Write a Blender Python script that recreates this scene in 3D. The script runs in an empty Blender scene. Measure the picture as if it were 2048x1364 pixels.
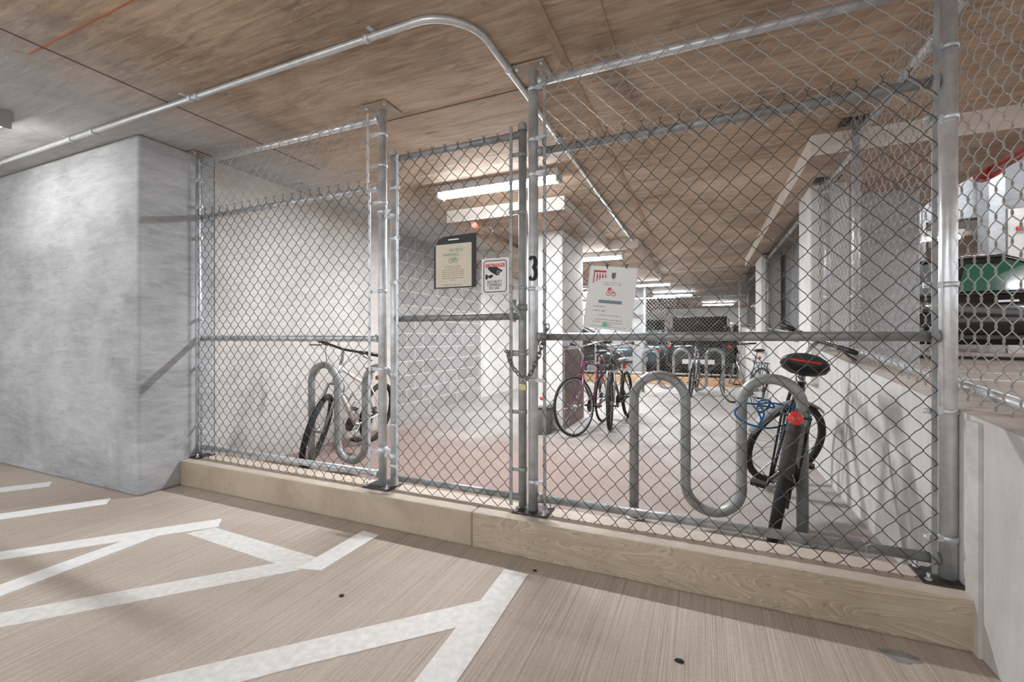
import bpy, bmesh, math, random
from mathutils import Vector, Matrix
R_ = math.radians
PI = math.pi
scene = bpy.context.scene
COL = scene.collection

# ------------------------------------------------------------------ camera, world, exposure
cam_d = bpy.data.cameras.new('camera')
cam = bpy.data.objects.new('camera', cam_d)
COL.objects.link(cam)
cam.location = (0, 0, 1.15)
cam.rotation_euler = (R_(90), 0, R_(23.3))
cam_d.sensor_width = 36
cam_d.lens = 36 * 885 / 2048
cam_d.shift_y = -6 / 2048
cam_d.clip_start = 0.05
scene.camera = cam
world = bpy.data.worlds.new('garage_ambient')
scene.world = world
world.use_nodes = True
world.node_tree.nodes['Background'].inputs[0].default_value = (0.95, 0.97, 1.0, 1)
world.node_tree.nodes['Background'].inputs[1].default_value = 0.52
scene.view_settings.view_transform = 'Standard'
scene.view_settings.look = 'None'
scene.view_settings.gamma = 1
scene.view_settings.use_curve_mapping = False
scene.view_settings.exposure = 1.48
scene.cycles.use_denoising = True
scene.cycles.max_bounces = 8
scene.cycles.diffuse_bounces = 5
scene.cycles.sample_clamp_indirect = 4
TUBE = 78.0      # fluorescent tube emission

# ------------------------------------------------------------------ materials
def lin(c):
    return tuple((x / 255 / 12.92) if x / 255 <= 0.04045 else ((x / 255 + 0.055) / 1.055) ** 2.4 for x in c) + (1,)

def newmat(name):
    m = bpy.data.materials.new(name)
    m.use_nodes = True
    nt = m.node_tree
    return m, nt, nt.nodes['Principled BSDF'], nt.nodes, nt.links

def plain(name, c, rough=0.5, metal=0.0, var=0.0, scale=20, bump=0.0, emit=0, spec=None, coat=0):
    m, nt, b, N, L = newmat(name)
    b.inputs['Base Color'].default_value = lin(c)
    b.inputs['Roughness'].default_value = rough
    b.inputs['Metallic'].default_value = metal
    if coat: b.inputs['Coat Weight'].default_value = coat
    if var or bump:
        tc = N.new('ShaderNodeTexCoord')
        n = N.new('ShaderNodeTexNoise'); n.inputs['Scale'].default_value = scale; n.inputs['Detail'].default_value = 6
        L.new(tc.outputs['Object'], n.inputs['Vector'])
        if var:
            mr = N.new('ShaderNodeMapRange'); mr.inputs[1].default_value = .3; mr.inputs[2].default_value = .7
            mr.inputs[3].default_value = 1 - var; mr.inputs[4].default_value = 1 + var
            L.new(n.outputs[0], mr.inputs[0])
            h = N.new('ShaderNodeHueSaturation'); h.inputs['Color'].default_value = lin(c)
            L.new(mr.outputs[0], h.inputs['Value']); L.new(h.outputs[0], b.inputs['Base Color'])
        if bump:
            bp = N.new('ShaderNodeBump'); bp.inputs['Strength'].default_value = bump; bp.inputs['Distance'].default_value = .01
            L.new(n.outputs[0], bp.inputs['Height']); L.new(bp.outputs[0], b.inputs['Normal'])
    if emit:
        b.inputs['Emission Color'].default_value = lin(c); b.inputs['Emission Strength'].default_value = emit
    return m

def ramp(N, L, src, stops):
    r = N.new('ShaderNodeValToRGB')
    e = r.color_ramp.elements
    e[0].position, e[0].color = stops[0][0], stops[0][1]
    e[1].position, e[1].color = stops[-1][0], stops[-1][1]
    for p, c in stops[1:-1]:
        k = e.new(p); k.color = c
    L.new(src, r.inputs[0])
    return r.outputs[0]

def mapping(N, L, scale=(1, 1, 1), loc=(0, 0, 0)):
    tc = N.new('ShaderNodeTexCoord'); mp = N.new('ShaderNodeMapping')
    mp.inputs['Scale'].default_value = scale; mp.inputs['Location'].default_value = loc
    L.new(tc.outputs['Object'], mp.inputs['Vector'])
    return mp.outputs[0]

def noise(N, L, vec, scale, detail=8, rough=.6, dist=0.0):
    n = N.new('ShaderNodeTexNoise'); n.inputs['Scale'].default_value = scale
    n.inputs['Detail'].default_value = detail; n.inputs['Roughness'].default_value = rough
    n.inputs['Distortion'].default_value = dist
    L.new(vec, n.inputs['Vector'])
    return n.outputs[0]

def mix(N, L, a, b, f, mode='MIX'):
    m = N.new('ShaderNodeMix'); m.data_type = 'RGBA'; m.blend_type = mode
    for s, k in ((f, 0), (a, 6), (b, 7)):
        if hasattr(s, 'links') or hasattr(s, 'is_linked'): L.new(s, m.inputs[k])
        else: m.inputs[k].default_value = s
    return m.outputs[2]

def xyz(N, L, vec):
    s = N.new('ShaderNodeSeparateXYZ'); L.new(vec, s.inputs[0]); return s.outputs

def math_(N, L, op, a, b=0.0, c=None):
    m = N.new('ShaderNodeMath'); m.operation = op
    for k, s in enumerate((a, b) if c is None else (a, b, c)):
        if isinstance(s, (int, float)): m.inputs[k].default_value = s
        else: L.new(s, m.inputs[k])
    return m.outputs[0]

def maprange(N, L, v, a, b, c, d, smooth=False):
    m = N.new('ShaderNodeMapRange')
    if smooth: m.interpolation_type = 'SMOOTHSTEP'
    for k, s in enumerate((a, b, c, d)): m.inputs[k + 1].default_value = s
    L.new(v, m.inputs[0]); return m.outputs[0]

def concrete(name, c1, c2, grain=(1, 1, 1), spots=.12, bump=.25, rough=.75, c3=None, gscale=6, scuffs=()):
    m, nt, b, N, L = newmat(name)
    v = mapping(N, L); vg = mapping(N, L, grain)
    a = noise(N, L, v, 1.3, 6, .62, .6)
    g = noise(N, L, vg, gscale, 10, .7, .8)
    f = math_(N, L, 'ADD', math_(N, L, 'MULTIPLY', a, .55), math_(N, L, 'MULTIPLY', g, .45))
    col = ramp(N, L, f, [(.36, lin(c2)), (.62, lin(c1))])
    if c3:
        h = noise(N, L, mapping(N, L, (.6, .6, .6), (7, 3, 1)), 1.0, 3)
        col = mix(N, L, col, lin(c3), maprange(N, L, h, .45, .7, 0, .55))
    s = noise(N, L, v, 38, 3, .5)
    col = mix(N, L, col, lin((60, 55, 50)), math_(N, L, 'MULTIPLY', maprange(N, L, s, .70, .76, 0, 1), spots * 3))
    for sx_, sy_, sz_, sr_ in scuffs:   # rubber scuffs left by wheels and handlebars
        vm = N.new('ShaderNodeVectorMath'); vm.operation = 'DISTANCE'; L.new(v, vm.inputs[0]); vm.inputs[1].default_value = (sx_, sy_, sz_)
        kk = maprange(N, L, vm.outputs['Value'], sr_*.2, sr_, 1, 0, True)
        nn_ = maprange(N, L, noise(N, L, mapping(N, L, (1, 3.2, 1.1)), 2.6, 4, .6, .4), .5, .64, 0, .5, True)
        col = mix(N, L, col, lin((92, 90, 90)), math_(N, L, 'MULTIPLY', kk, nn_))
    fine = noise(N, L, v, 90, 2, .6)
    col = mix(N, L, col, lin((255, 255, 255)), maprange(N, L, fine, .35, .75, 0, spots * .5))
    L.new(col, b.inputs['Base Color'])
    b.inputs['Roughness'].default_value = rough
    bp = N.new('ShaderNodeBump'); bp.inputs['Strength'].default_value = bump; bp.inputs['Distance'].default_value = .012
    L.new(math_(N, L, 'ADD', g, math_(N, L, 'MULTIPLY', fine, .4)), bp.inputs['Height']); L.new(bp.outputs[0], b.inputs['Normal'])
    return m

M = {}
M['wall'] = concrete('board formed grey concrete', (190, 192, 194), (138, 140, 142), (.5, .5, 2.2), bump=.3, gscale=9, scuffs=((-3.75,3.0,.75,.45),(-3.75,2.2,.35,.2)))
M['wall_in'] = concrete('pale cage wall concrete', (206, 201, 195), (172, 166, 159), (.5, .5, 2.2), bump=.2, gscale=8, scuffs=((-3.75,2.95,.65,.5),(-3.75,3.4,.35,.3)))
M['wall_warm'] = concrete('pale cast concrete', (212, 208, 202), (168, 163, 157), (.6, .6, 1.2), bump=.12)
M['retaining'] = concrete('streaked retaining wall concrete', (210, 208, 204), (178, 176, 172), (2.6, 2.6, .3), bump=.08, gscale=4, scuffs=((.92,3.55,.62,.42),(.92,3.0,.45,.3)))
M['column'] = concrete('smooth painted column concrete', (226, 224, 220), (196, 193, 188), (1, 1, .5), bump=.05, spots=.04)
M['coping'] = concrete('worn coping concrete', (196, 184, 172), (140, 127, 116), (1, 3, 1), bump=.2)

def mat_ceiling(name, brown, dark, grey, greyx=True):
    m, nt, b, N, L = newmat(name)
    v = mapping(N, L)
    vg = mapping(N, L, (.55, 5, 1))
    a = noise(N, L, v, .9, 5, .6, .8)
    g = noise(N, L, vg, 5, 9, .72, 1.1)
    f = math_(N, L, 'ADD', math_(N, L, 'MULTIPLY', a, .5), math_(N, L, 'MULTIPLY', g, .5))
    col = ramp(N, L, f, [(.38, lin(dark)), (.5, lin(brown)), (.62, lin(tuple(min(255, x + 34) for x in brown)))])
    xs = xyz(N, L, v)
    if greyx:   # the first form panel on the left was cast in a greyer mix
        gx = maprange(N, L, math_(N, L, 'ADD', xs[0], math_(N, L, 'MULTIPLY', a, .9)), -3.0, -2.2, 1, 0)
        gcol = ramp(N, L, f, [(.38, lin(tuple(x - 42 for x in grey))), (.62, lin(grey))])
        col = mix(N, L, col, gcol, gx)
    # pale efflorescence lines
    w = noise(N, L, mapping(N, L, (.5, 2.2, 1), (3, 9, 0)), 1.6, 6, .6, .4)
    wl = math_(N, L, 'ABSOLUTE', math_(N, L, 'SUBTRACT', w, .5))
    k = math_(N, L, 'MULTIPLY', maprange(N, L, wl, 0, .008, 1, 0), maprange(N, L, g, .45, .65, 0, .75))
    col = mix(N, L, col, lin((210, 196, 182)), k)
    # dark water spots
    s = noise(N, L, mapping(N, L, (1, 1, 1), (5, 5, 0)), 5, 3, .5)
    col = mix(N, L, col, lin((96, 82, 74)), maprange(N, L, s, .68, .74, 0, .35))
    L.new(col, b.inputs['Base Color']); b.inputs['Roughness'].default_value = .7
    bp = N.new('ShaderNodeBump'); bp.inputs['Strength'].default_value = .22; bp.inputs['Distance'].default_value = .01
    L.new(g, bp.inputs['Height']); L.new(bp.outputs[0], b.inputs['Normal'])
    return m
M['ceiling'] = mat_ceiling('plywood imprinted concrete ceiling', (174, 152, 130), (126, 106, 89), (196, 195, 193))
M['drop'] = mat_ceiling('plywood imprinted drop panel', (168, 146, 128), (132, 111, 96), (180, 178, 176), False)

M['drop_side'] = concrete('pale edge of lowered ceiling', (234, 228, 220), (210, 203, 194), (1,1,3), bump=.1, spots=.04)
def mat_floor(name, c1, c2, groove=1.0, red=None):
    m, nt, b, N, L = newmat(name)
    v = mapping(N, L)
    a = noise(N, L, v, .7, 6, .6, .4)
    f2 = noise(N, L, v, 60, 4, .7)
    gv = mapping(N, L, (95, .8, 1))
    g = noise(N, L, gv, 1.0, 3, .8)
    g2 = noise(N, L, mapping(N, L, (210, 1.2, 1)), 1.0, 2, .6)
    col = ramp(N, L, a, [(.35, lin(c2)), (.65, lin(c1))])
    if red:
        xs = xyz(N, L, v)
        k = math_(N, L, 'MULTIPLY', maprange(N, L, math_(N, L, 'ADD', xs[1], math_(N, L, 'MULTIPLY', a, 3)), 5.2, 7.2, 1, 0, True),
                  maprange(N, L, math_(N, L, 'ADD', xs[0], math_(N, L, 'MULTIPLY', a, 2)), -.4, 1.6, 1, .25, True))
        col = mix(N, L, col, lin(red), k)
    dk = maprange(N, L, g, .36, .60, .83, 1.05); dk2 = maprange(N, L, g2, .3, .55, .78, 1.0); dk3 = maprange(N, L, f2, .3, .7, .90, 1.08)
    hsv = N.new('ShaderNodeHueSaturation'); L.new(col, hsv.inputs['Color'])
    prod = math_(N, L, 'MULTIPLY', math_(N, L, 'MULTIPLY', dk, dk2), dk3)
    if groove < 1:
        prod = math_(N, L, 'ADD', math_(N, L, 'MULTIPLY', prod, groove), 1 - groove)
    L.new(prod, hsv.inputs['Value'])
    L.new(hsv.outputs[0], b.inputs['Base Color']); b.inputs['Roughness'].default_value = .78
    bp = N.new('ShaderNodeBump'); bp.inputs['Strength'].default_value = .55 * groove; bp.inputs['Distance'].default_value = .006
    L.new(math_(N, L, 'ADD', g, g2), bp.inputs['Height']); L.new(bp.outputs[0], b.inputs['Normal'])
    return m
M['floor'] = mat_floor('broom finished parking floor', (206, 193, 179), (184, 169, 154))
M['cage_floor'] = mat_floor('worn cage floor', (180, 175, 170), (152, 146, 141), .45, (142, 122, 113))
M['upper_floor'] = mat_floor('upper ramp floor', (170, 156, 146), (140, 124, 114), .5)

def mat_curb(name, grain):
    m, nt, b, N, L = newmat(name)
    v = mapping(N, L)
    a = noise(N, L, v, 3, 6, .65, .5)
    col = ramp(N, L, a, [(.35, lin((166, 150, 130))), (.65, lin((186, 171, 152)))])
    p = noise(N, L, v, 45, 3, .6)
    col = mix(N, L, col, lin((110, 92, 74)), maprange(N, L, p, .66, .74, 0, .7))
    if grain:
        vg = mapping(N, L, (1.3, 0, 7.5))
        n1 = noise(N, L, vg, 1.1, 2, .5, .9)
        w = math_(N, L, 'FRACT', math_(N, L, 'MULTIPLY', n1, 24))
        k = maprange(N, L, w, .0, .42, 1, 0, True)
        col = mix(N, L, col, lin((214, 198, 172)), math_(N, L, 'MULTIPLY', k, .42))
        k2 = maprange(N, L, w, .6, 1.0, 0, .3, True)
        col = mix(N, L, col, lin((132, 110, 84)), k2)
        bp = N.new('ShaderNodeBump'); bp.inputs['Strength'].default_value = .3; bp.inputs['Distance'].default_value = .004
        L.new(w, bp.inputs['Height']); L.new(bp.outputs[0], b.inputs['Normal'])
    L.new(col, b.inputs['Base Color']); b.inputs['Roughness'].default_value = .75
    return m
M['curb_plain'] = mat_curb('plain cast curb', False)
M['curb_grain'] = mat_curb('plywood grained curb', True)

def mat_block():
    m, nt, b, N, L = newmat('grey concrete block')
    tc = N.new('ShaderNodeTexCoord'); s = xyz(N, L, tc.outputs['Object'])
    cb = N.new('ShaderNodeCombineXYZ'); L.new(s[1], cb.inputs[0]); L.new(s[2], cb.inputs[1])
    br = N.new('ShaderNodeTexBrick'); L.new(cb.outputs[0], br.inputs['Vector'])
    br.inputs['Scale'].default_value = 1; br.inputs['Brick Width'].default_value = .406; br.inputs['Row Height'].default_value = .203
    br.inputs['Mortar Size'].default_value = .007; br.inputs['Mortar Smooth'].default_value = .3
    br.inputs['Color1'].default_value = lin((170, 168, 167)); br.inputs['Color2'].default_value = lin((152, 150, 149))
    br.inputs['Mortar'].default_value = lin((212, 209, 206))
    n = noise(N, L, tc.outputs['Object'], 70, 4, .7)
    col = mix(N, L, br.outputs[0], lin((120, 118, 116)), maprange(N, L, n, .45, .75, 0, .5))
    L.new(col, b.inputs['Base Color']); b.inputs['Roughness'].default_value = .85
    bp = N.new('ShaderNodeBump'); bp.inputs['Strength'].default_value = .5; bp.inputs['Distance'].default_value = .006
    L.new(math_(N, L, 'ADD', math_(N, L, 'MULTIPLY', br.outputs[1], -1), math_(N, L, 'MULTIPLY', n, .4)), bp.inputs['Height'])
    L.new(bp.outputs[0], b.inputs['Normal'])
    return m
M['block'] = mat_block()
M['galv'] = plain('galvanised pipe', (206, 209, 212), .38, .5, .22, 16)
M['galv_dull'] = plain('dull weathered galvanised pipe', (150, 152, 151), .45, .25, .25, 14)
M['galv_bright'] = plain('bright galvanised pipe', (226, 228, 230), .32, .6, .12, 22)
M['wire'] = plain('chain link wire', (74, 72, 69), .5, .1, .15, 30)
M['wire_light'] = plain('light chain link wire', (168, 165, 160), .42, .3, .15, 30)
M['steel_dark'] = plain('dark steel plate', (74, 70, 68), .5, .6, .25, 30)
M['plate'] = plain('stained zinc plate', (176, 160, 146), .6, .1, .2, 12)
M['rust'] = plain('rusty steel plate', (118, 92, 78), .7, .3, .3, 20)
M['paint_white'] = plain('white floor paint', (240, 240, 238), .6, 0, .06, 26, .1)
M['paint_worn'] = plain('worn floor paint', (228, 227, 223), .65, 0, .10, 34, .1)
M['fixture'] = plain('white enamelled fixture', (205, 203, 198), .4)
M['grey_fixture'] = plain('grey fixture housing', (150, 150, 150), .45)
M['tube'] = plain('fluorescent tube', (240, 247, 255), .5, emit=TUBE)
M['tube_old'] = plain('ageing fluorescent tube', (255, 252, 248), .5, emit=TUBE*.15)
M['tube_low'] = plain('frosted fluorescent tube', (244, 249, 255), .5, emit=TUBE*.30)
M['tube_mid'] = plain('dimmer fluorescent tube', (240, 247, 255), .5, emit=TUBE*.5)
M['tube_cool'] = plain('cool fluorescent tube', (250, 252, 255), .5, emit=TUBE*1.3)
M['conduit'] = plain('galvanised conduit', (206, 208, 208), .33, .55, .1, 20)
M['black'] = plain('black plastic', (26, 26, 27), .45)
M['rubber'] = plain('black rubber', (30, 29, 29), .75, var=.2, scale=60)
M['tyre_wall'] = plain('grey dusty rubber', (58, 55, 52), .8, var=.2, scale=40)
M['grey_guard'] = plain('grey mudguard plastic', (128, 128, 130), .4)
M['chrome'] = plain('chrome', (205, 206, 208), .22, .95)
M['alloy'] = plain('brushed alloy', (170, 171, 172), .38, .85)
M['frame_black'] = plain('black bike paint', (30, 30, 32), .35, coat=.5)
M['frame_white'] = plain('white bike paint', (214, 212, 206), .35, coat=.4)
M['frame_grey'] = plain('grey bike paint', (116, 118, 122), .35, .3, coat=.4)
M['frame_purple'] = plain('pink and purple bike paint', (112, 48, 82), .35, coat=.4)
M['frame_silver'] = plain('silver bike paint', (160, 162, 164), .3, .6)
M['red'] = plain('red plastic', (206, 42, 32), .3, coat=.5)
M['red_glow'] = plain('red lens', (226, 52, 34), .2, coat=.8)
M['blue'] = plain('blue cable sheath', (20, 104, 160), .35)
M['chain_steel'] = plain('weathered chain steel', (116, 114, 110), .4, .5, .2, 40)
M['brass'] = plain('brass padlock', (196, 182, 138), .4, .5)
M['paper'] = plain('white sign panel', (226, 226, 224), .45)
M['cream'] = plain('aged cream paper', (214, 204, 184), .6, var=.05, scale=8)
M['sign_red'] = plain('sign red', (214, 64, 52), .5)
M['ink'] = plain('black ink', (34, 34, 36), .6)
M['ink_grey'] = plain('grey ink', (96, 96, 98), .6)
M['ink_red'] = plain('red ink', (190, 60, 60), .6)
M['ink_blue'] = plain('blue ink', (112, 128, 142), .6)
M['ink_green'] = plain('green ink', (96, 152, 124), .6)
M['ink_teal'] = plain('green marker', (70, 186, 150), .6)
M['plywood'] = plain('brown plywood board', (132, 116, 108), .7, 0, .15, 12)
M['bucket'] = plain('grey plastic', (92, 92, 90), .5)
M['copper'] = plain('copper pipe cap', (208, 134, 110), .4, .5)
M['car_black'] = plain('black car paint', (14, 15, 18), .18, .1, coat=1)
M['car_blue'] = plain('blue grey car paint', (92, 108, 118), .3, .4, coat=.6)
M['car_dark'] = plain('dark grey car paint', (44, 45, 48), .25, .3, coat=.8)
M['car_glass'] = plain('tinted car glass', (24, 30, 32), .08, coat=1)
M['green_glass'] = plain('green tinted windscreen', (34, 86, 74), .1, coat=1)
M['pipe_red'] = plain('red sprinkler pipe', (170, 52, 30), .4, .1)
M['tan'] = plain('tan far curb', (196, 160, 124), .7, 0, .1, 8)
M['seam'] = plain('form joint', (104, 86, 74), .8)
M['seam_red'] = plain('rust stained form joint', (176, 112, 84), .8, 0, .2, 20)
M['seam_ridge'] = plain('concrete ridge', (168, 142, 120), .8, 0, .15, 20)
M['film'] = plain('clear plastic edge', (232, 236, 234), .1, coat=1)
def mat_sheet():
    m, nt, b, N, L = newmat('thin paper sheet in plastic')
    b.inputs['Base Color'].default_value = lin((226, 226, 222)); b.inputs['Roughness'].default_value = .35
    t = N.new('ShaderNodeBsdfTranslucent'); t.inputs[0].default_value = lin((232, 232, 228))
    mx = N.new('ShaderNodeMixShader'); mx.inputs[0].default_value = .3
    L.new(b.outputs[0], mx.inputs[1]); L.new(t.outputs[0], mx.inputs[2]); L.new(mx.outputs[0], N['Material Output'].inputs[0])
    return m
M['sheet'] = mat_sheet()

# ------------------------------------------------------------------ mesh helpers
class MB:
    def __init__(s): s.v = []; s.f = []; s.sm = []
    def add(s, vs, fs, smooth=True):
        o = len(s.v); s.v.extend(Vector(v) for v in vs)
        s.f.extend(tuple(i + o for i in f) for f in fs); s.sm.extend([smooth] * len(fs)); return s
    def box(s, lo, hi, mat=None):
        x0, y0, z0 = lo; x1, y1, z1 = hi
        vs = [(x0,y0,z0),(x1,y0,z0),(x1,y1,z0),(x0,y1,z0),(x0,y0,z1),(x1,y0,z1),(x1,y1,z1),(x0,y1,z1)]
        if mat is not None: vs = [mat @ Vector(v) for v in vs]
        return s.add(vs, [(0,3,2,1),(4,5,6,7),(0,1,5,4),(1,2,6,5),(2,3,7,6),(3,0,4,7)], False)
    def cbox(s, c, d, rot=None):
        m = Matrix.Translation(c) @ (rot.to_4x4() if rot is not None else Matrix())
        return s.box((-d[0]/2,-d[1]/2,-d[2]/2),(d[0]/2,d[1]/2,d[2]/2), m)
    def prism(s, pts, axis, a, b):
        # polygon pts (2D) extruded along axis 0/1/2 from a to b
        def mk(p, t):
            if axis == 2: return (p[0], p[1], t)
            if axis == 1: return (p[0], t, p[1])
            return (t, p[0], p[1])
        n = len(pts)
        vs = [mk(p, a) for p in pts] + [mk(p, b) for p in pts]
        fs = [tuple(range(n)), tuple(range(2*n-1, n-1, -1))] + [(i, i+n, (i+1)%n+n, (i+1)%n) for i in range(n)]
        return s.add(vs, fs, False)
    def tube(s, path, r, n=8, closed=False, caps=True):
        P = [Vector(p) for p in path]; m = len(P)
        rs = r if isinstance(r, (list, tuple)) else [r] * m
        T = []
        for i in range(m):
            if closed: t = P[(i+1)%m] - P[i-1]
            else: t = P[min(i+1, m-1)] - P[max(i-1, 0)]
            if t.length < 1e-9: t = Vector((0,0,1))
            T.append(t.normalized())
        up = Vector((0,0,1)) if abs(T[0].z) < .9 else Vector((1,0,0))
        nn = (up - T[0]*up.dot(T[0])).normalized()
        vs = []
        for i in range(m):
            nn = (nn - T[i]*nn.dot(T[i]))
            if nn.length < 1e-6: nn = T[i].orthogonal()
            nn.normalize(); bb = T[i].cross(nn)
            for k in range(n):
                a = 2*PI*k/n; vs.append(P[i] + (nn*math.cos(a) + bb*math.sin(a))*rs[i])
        fs = []
        for i in range(m if closed else m-1):
            j = (i+1) % m
            for k in range(n):
                fs.append((i*n+k, i*n+(k+1)%n, j*n+(k+1)%n, j*n+k))
        s.add(vs, fs, True)
        if caps and not closed:
            o = len(s.v) - len(vs)
            s.f.append(tuple(o+k for k in range(n-1,-1,-1))); s.f.append(tuple(o+(m-1)*n+k for k in range(n))); s.sm.extend([False, False])
        return s
    def cyl(s, a, b, r, n=14): return s.tube([a, b], r, n)
    def lathe(s, prof, c, n=20, axis=(0,0,1)):
        # prof list of (r, h)
        q = Vector((0,0,1)).rotation_difference(Vector(axis)); c = Vector(c)
        vs = []
        for r, h in prof:
            for k in range(n):
                a = 2*PI*k/n; vs.append(c + q @ Vector((r*math.cos(a), r*math.sin(a), h)))
        fs = []
        for i in range(len(prof)-1):
            for k in range(n): fs.append((i*n+k, i*n+(k+1)%n, (i+1)*n+(k+1)%n, (i+1)*n+k))
        return s.add(vs, fs, True)
    def ball(s, c, r, sc=(1,1,1), nu=12, nv=8):
        prof = [(max(1e-4, r*math.sin(PI*i/nv)), -r*math.cos(PI*i/nv)) for i in range(nv+1)]
        vs = []
        for pr, h in prof:
            for k in range(nu):
                a = 2*PI*k/nu; vs.append((c[0]+sc[0]*pr*math.cos(a), c[1]+sc[1]*pr*math.sin(a), c[2]+sc[2]*h))
        fs = [(i*nu+k, i*nu+(k+1)%nu, (i+1)*nu+(k+1)%nu, (i+1)*nu+k) for i in range(nv) for k in range(nu)]
        return s.add(vs, fs, True)
    def torus(s, c, R, r, axis=(0,0,1), n=40, m=8, a0=0, a1=2*PI):
        q = Vector((0,0,1)).rotation_difference(Vector(axis)); c = Vector(c)
        full = abs(a1-a0-2*PI) < 1e-6
        k = n if full else n+1
        return s.tube([c + q @ Vector((R*math.cos(a0+(a1-a0)*i/n), R*math.sin(a0+(a1-a0)*i/n), 0)) for i in range(k)], r, m, closed=full)
    def loft(s, secs, smooth=True, caps=True):
        n = len(secs[0]); vs = [p for q in secs for p in q]
        fs = [(i*n+k, i*n+(k+1)%n, (i+1)*n+(k+1)%n, (i+1)*n+k) for i in range(len(secs)-1) for k in range(n)]
        s.add(vs, fs, smooth)
        if caps:
            o = len(s.v)-len(vs); s.f.append(tuple(o+k for k in range(n-1,-1,-1))); s.f.append(tuple(o+(len(secs)-1)*n+k for k in range(n))); s.sm.extend([False, False])
        return s
    def xf(s, m): s.v = [m @ v for v in s.v]; return s
    def build(s, name, mat, parent=None, bevel=0, local=False):
        me = bpy.data.meshes.new(name)
        off = Vector((0,0,0))
        if parent is not None and not local: off = ROOT.get(parent.name, Vector((0,0,0)))
        me.from_pydata([tuple(v - off) for v in s.v], [], s.f)
        me.polygons.foreach_set('use_smooth', s.sm); me.validate(); me.update()
        o = bpy.data.objects.new(name, me); COL.objects.link(o)
        if mat is not None: me.materials.append(M[mat] if isinstance(mat, str) else mat)
        if parent is not None:
            o.parent = parent; ROOT[o.name] = off
        if bevel:
            bv = o.modifiers.new('bevel', 'BEVEL'); bv.width = bevel; bv.segments = 2; bv.limit_method = 'ANGLE'
        return o
ROOT = {}

def thing(name, label, cat, loc=(0,0,0), group=None, rot=(0,0,0)):
    o = bpy.data.objects.new(name, None); COL.objects.link(o)
    o.empty_display_size = .1; o.location = loc; o.rotation_euler = rot
    o['label'] = label; o['category'] = cat
    if group: o['group'] = group
    ROOT[o.name] = Vector(loc)
    return o
def tag(o, label, cat, group=None, kind=None):
    o['label'] = label; o['category'] = cat
    if group: o['group'] = group
    if kind: o['kind'] = kind
    return o
def struct(name, mb, mat, label, cat, bevel=0):
    o = mb.build(name, mat, bevel=bevel); o['kind'] = 'structure'; o['label'] = label; o['category'] = cat
    return o

# ------------------------------------------------------------------ place constants (metres)
CZ = 2.63           # ceiling
FY = 2.29           # line of the front fence
WX = 0.92           # cage face of the retaining wall
def wtop(y):        # the retaining wall climbs with the ramp behind it
    return .84 + .078*(y-1.9) if y < 5 else .84 + .078*3.1 + .045*(y-5)

# ------------------------------------------------------------------ structure
struct('floor_parking', MB().box((-9,-4,-.1),(WX+.02,2.25,0)), 'floor', 'tan broom-finished parking floor in front of the curb', 'floor')
struct('floor_cage', MB().box((-4.2,2.25,-.1),(WX+.02,11.7,-.0)), 'cage_floor', 'worn reddish and grey floor inside the bike cage', 'floor')
struct('floor_rear', MB().box((-9,11.7,-.1),(9,26,-.0)), 'upper_floor', 'parking floor far behind the cage', 'floor')
struct('floor_upper', MB().box((WX+.2,-4,.55),(9,17,.86)), 'upper_floor', 'upper parking deck beyond the retaining wall', 'floor')
struct('ceiling', MB().box((-9,-4,CZ),(2.06,26,CZ+.3)), 'ceiling', 'brown plywood-imprinted concrete ceiling slab', 'ceiling')
struct('ceiling_high', MB().box((2.06,-4,4.7),(9,26,4.9)), 'ceiling', 'higher ceiling over the ramp behind the black car', 'ceiling')
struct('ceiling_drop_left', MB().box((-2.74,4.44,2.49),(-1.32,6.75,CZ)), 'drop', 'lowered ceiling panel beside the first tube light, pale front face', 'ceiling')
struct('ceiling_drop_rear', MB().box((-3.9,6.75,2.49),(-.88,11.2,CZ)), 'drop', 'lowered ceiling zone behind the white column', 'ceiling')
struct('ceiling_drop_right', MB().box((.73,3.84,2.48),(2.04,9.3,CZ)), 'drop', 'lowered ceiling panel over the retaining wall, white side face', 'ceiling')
struct('wall_left', MB().box((-9,1.87,0),(-3.75,2.42,CZ)), 'wall', 'big light grey concrete wall block left of the fence', 'wall', bevel=.018)
struct('wall_left_cage', MB().box((-9,2.42,0),(-3.752,4.78,CZ)), 'wall_in', 'pale concrete wall inside the cage behind the left rack', 'wall')
struct('wall_block', MB().box((-9,4.78,0),(-3.93,7.55,CZ)), 'block', 'grey concrete block wall inside the cage', 'wall')
struct('wall_left_rear', MB().box((-9,7.55,0),(-3.90,12.5,CZ)), 'column', 'smooth white wall beyond the block wall', 'wall')
# retaining wall (side profile follows the ramp)
ys = [-4, 1.9, 5, 11.7, 26]
def rwall(x0, x1, lo, hi_off):
    n = len(ys); vs = []
    for x in (x0, x1):
        for y in ys: vs += [(x, y, lo), (x, y, wtop(y)+hi_off)]
    fs = []
    for i in range(n-1):
        a = 2*i; b = a+2; c = a+2*n; d = b+2*n
        fs += [(a, a+1, b+1, b), (c, d, d+1, c+1), (a+1, c+1, d+1, b+1), (a, b, d, c)]
    fs += [(0, 2*n, 2*n+1, 1), (2*n-2, 2*n-1, 4*n-1, 4*n-2)]
    return MB().add(vs, fs, False)
struct('wall_right', rwall(WX, WX+.22, 0, 0), 'retaining', 'low pale retaining wall with streaks along the right side of the cage', 'wall')
struct('trim_1', MB().box((WX-.012, 2.12, .0),(WX, 2.205, wtop(2.2)-.02)), 'wall_warm', 'thin mortar strip on the retaining wall behind the curb end', 'trim')
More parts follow.
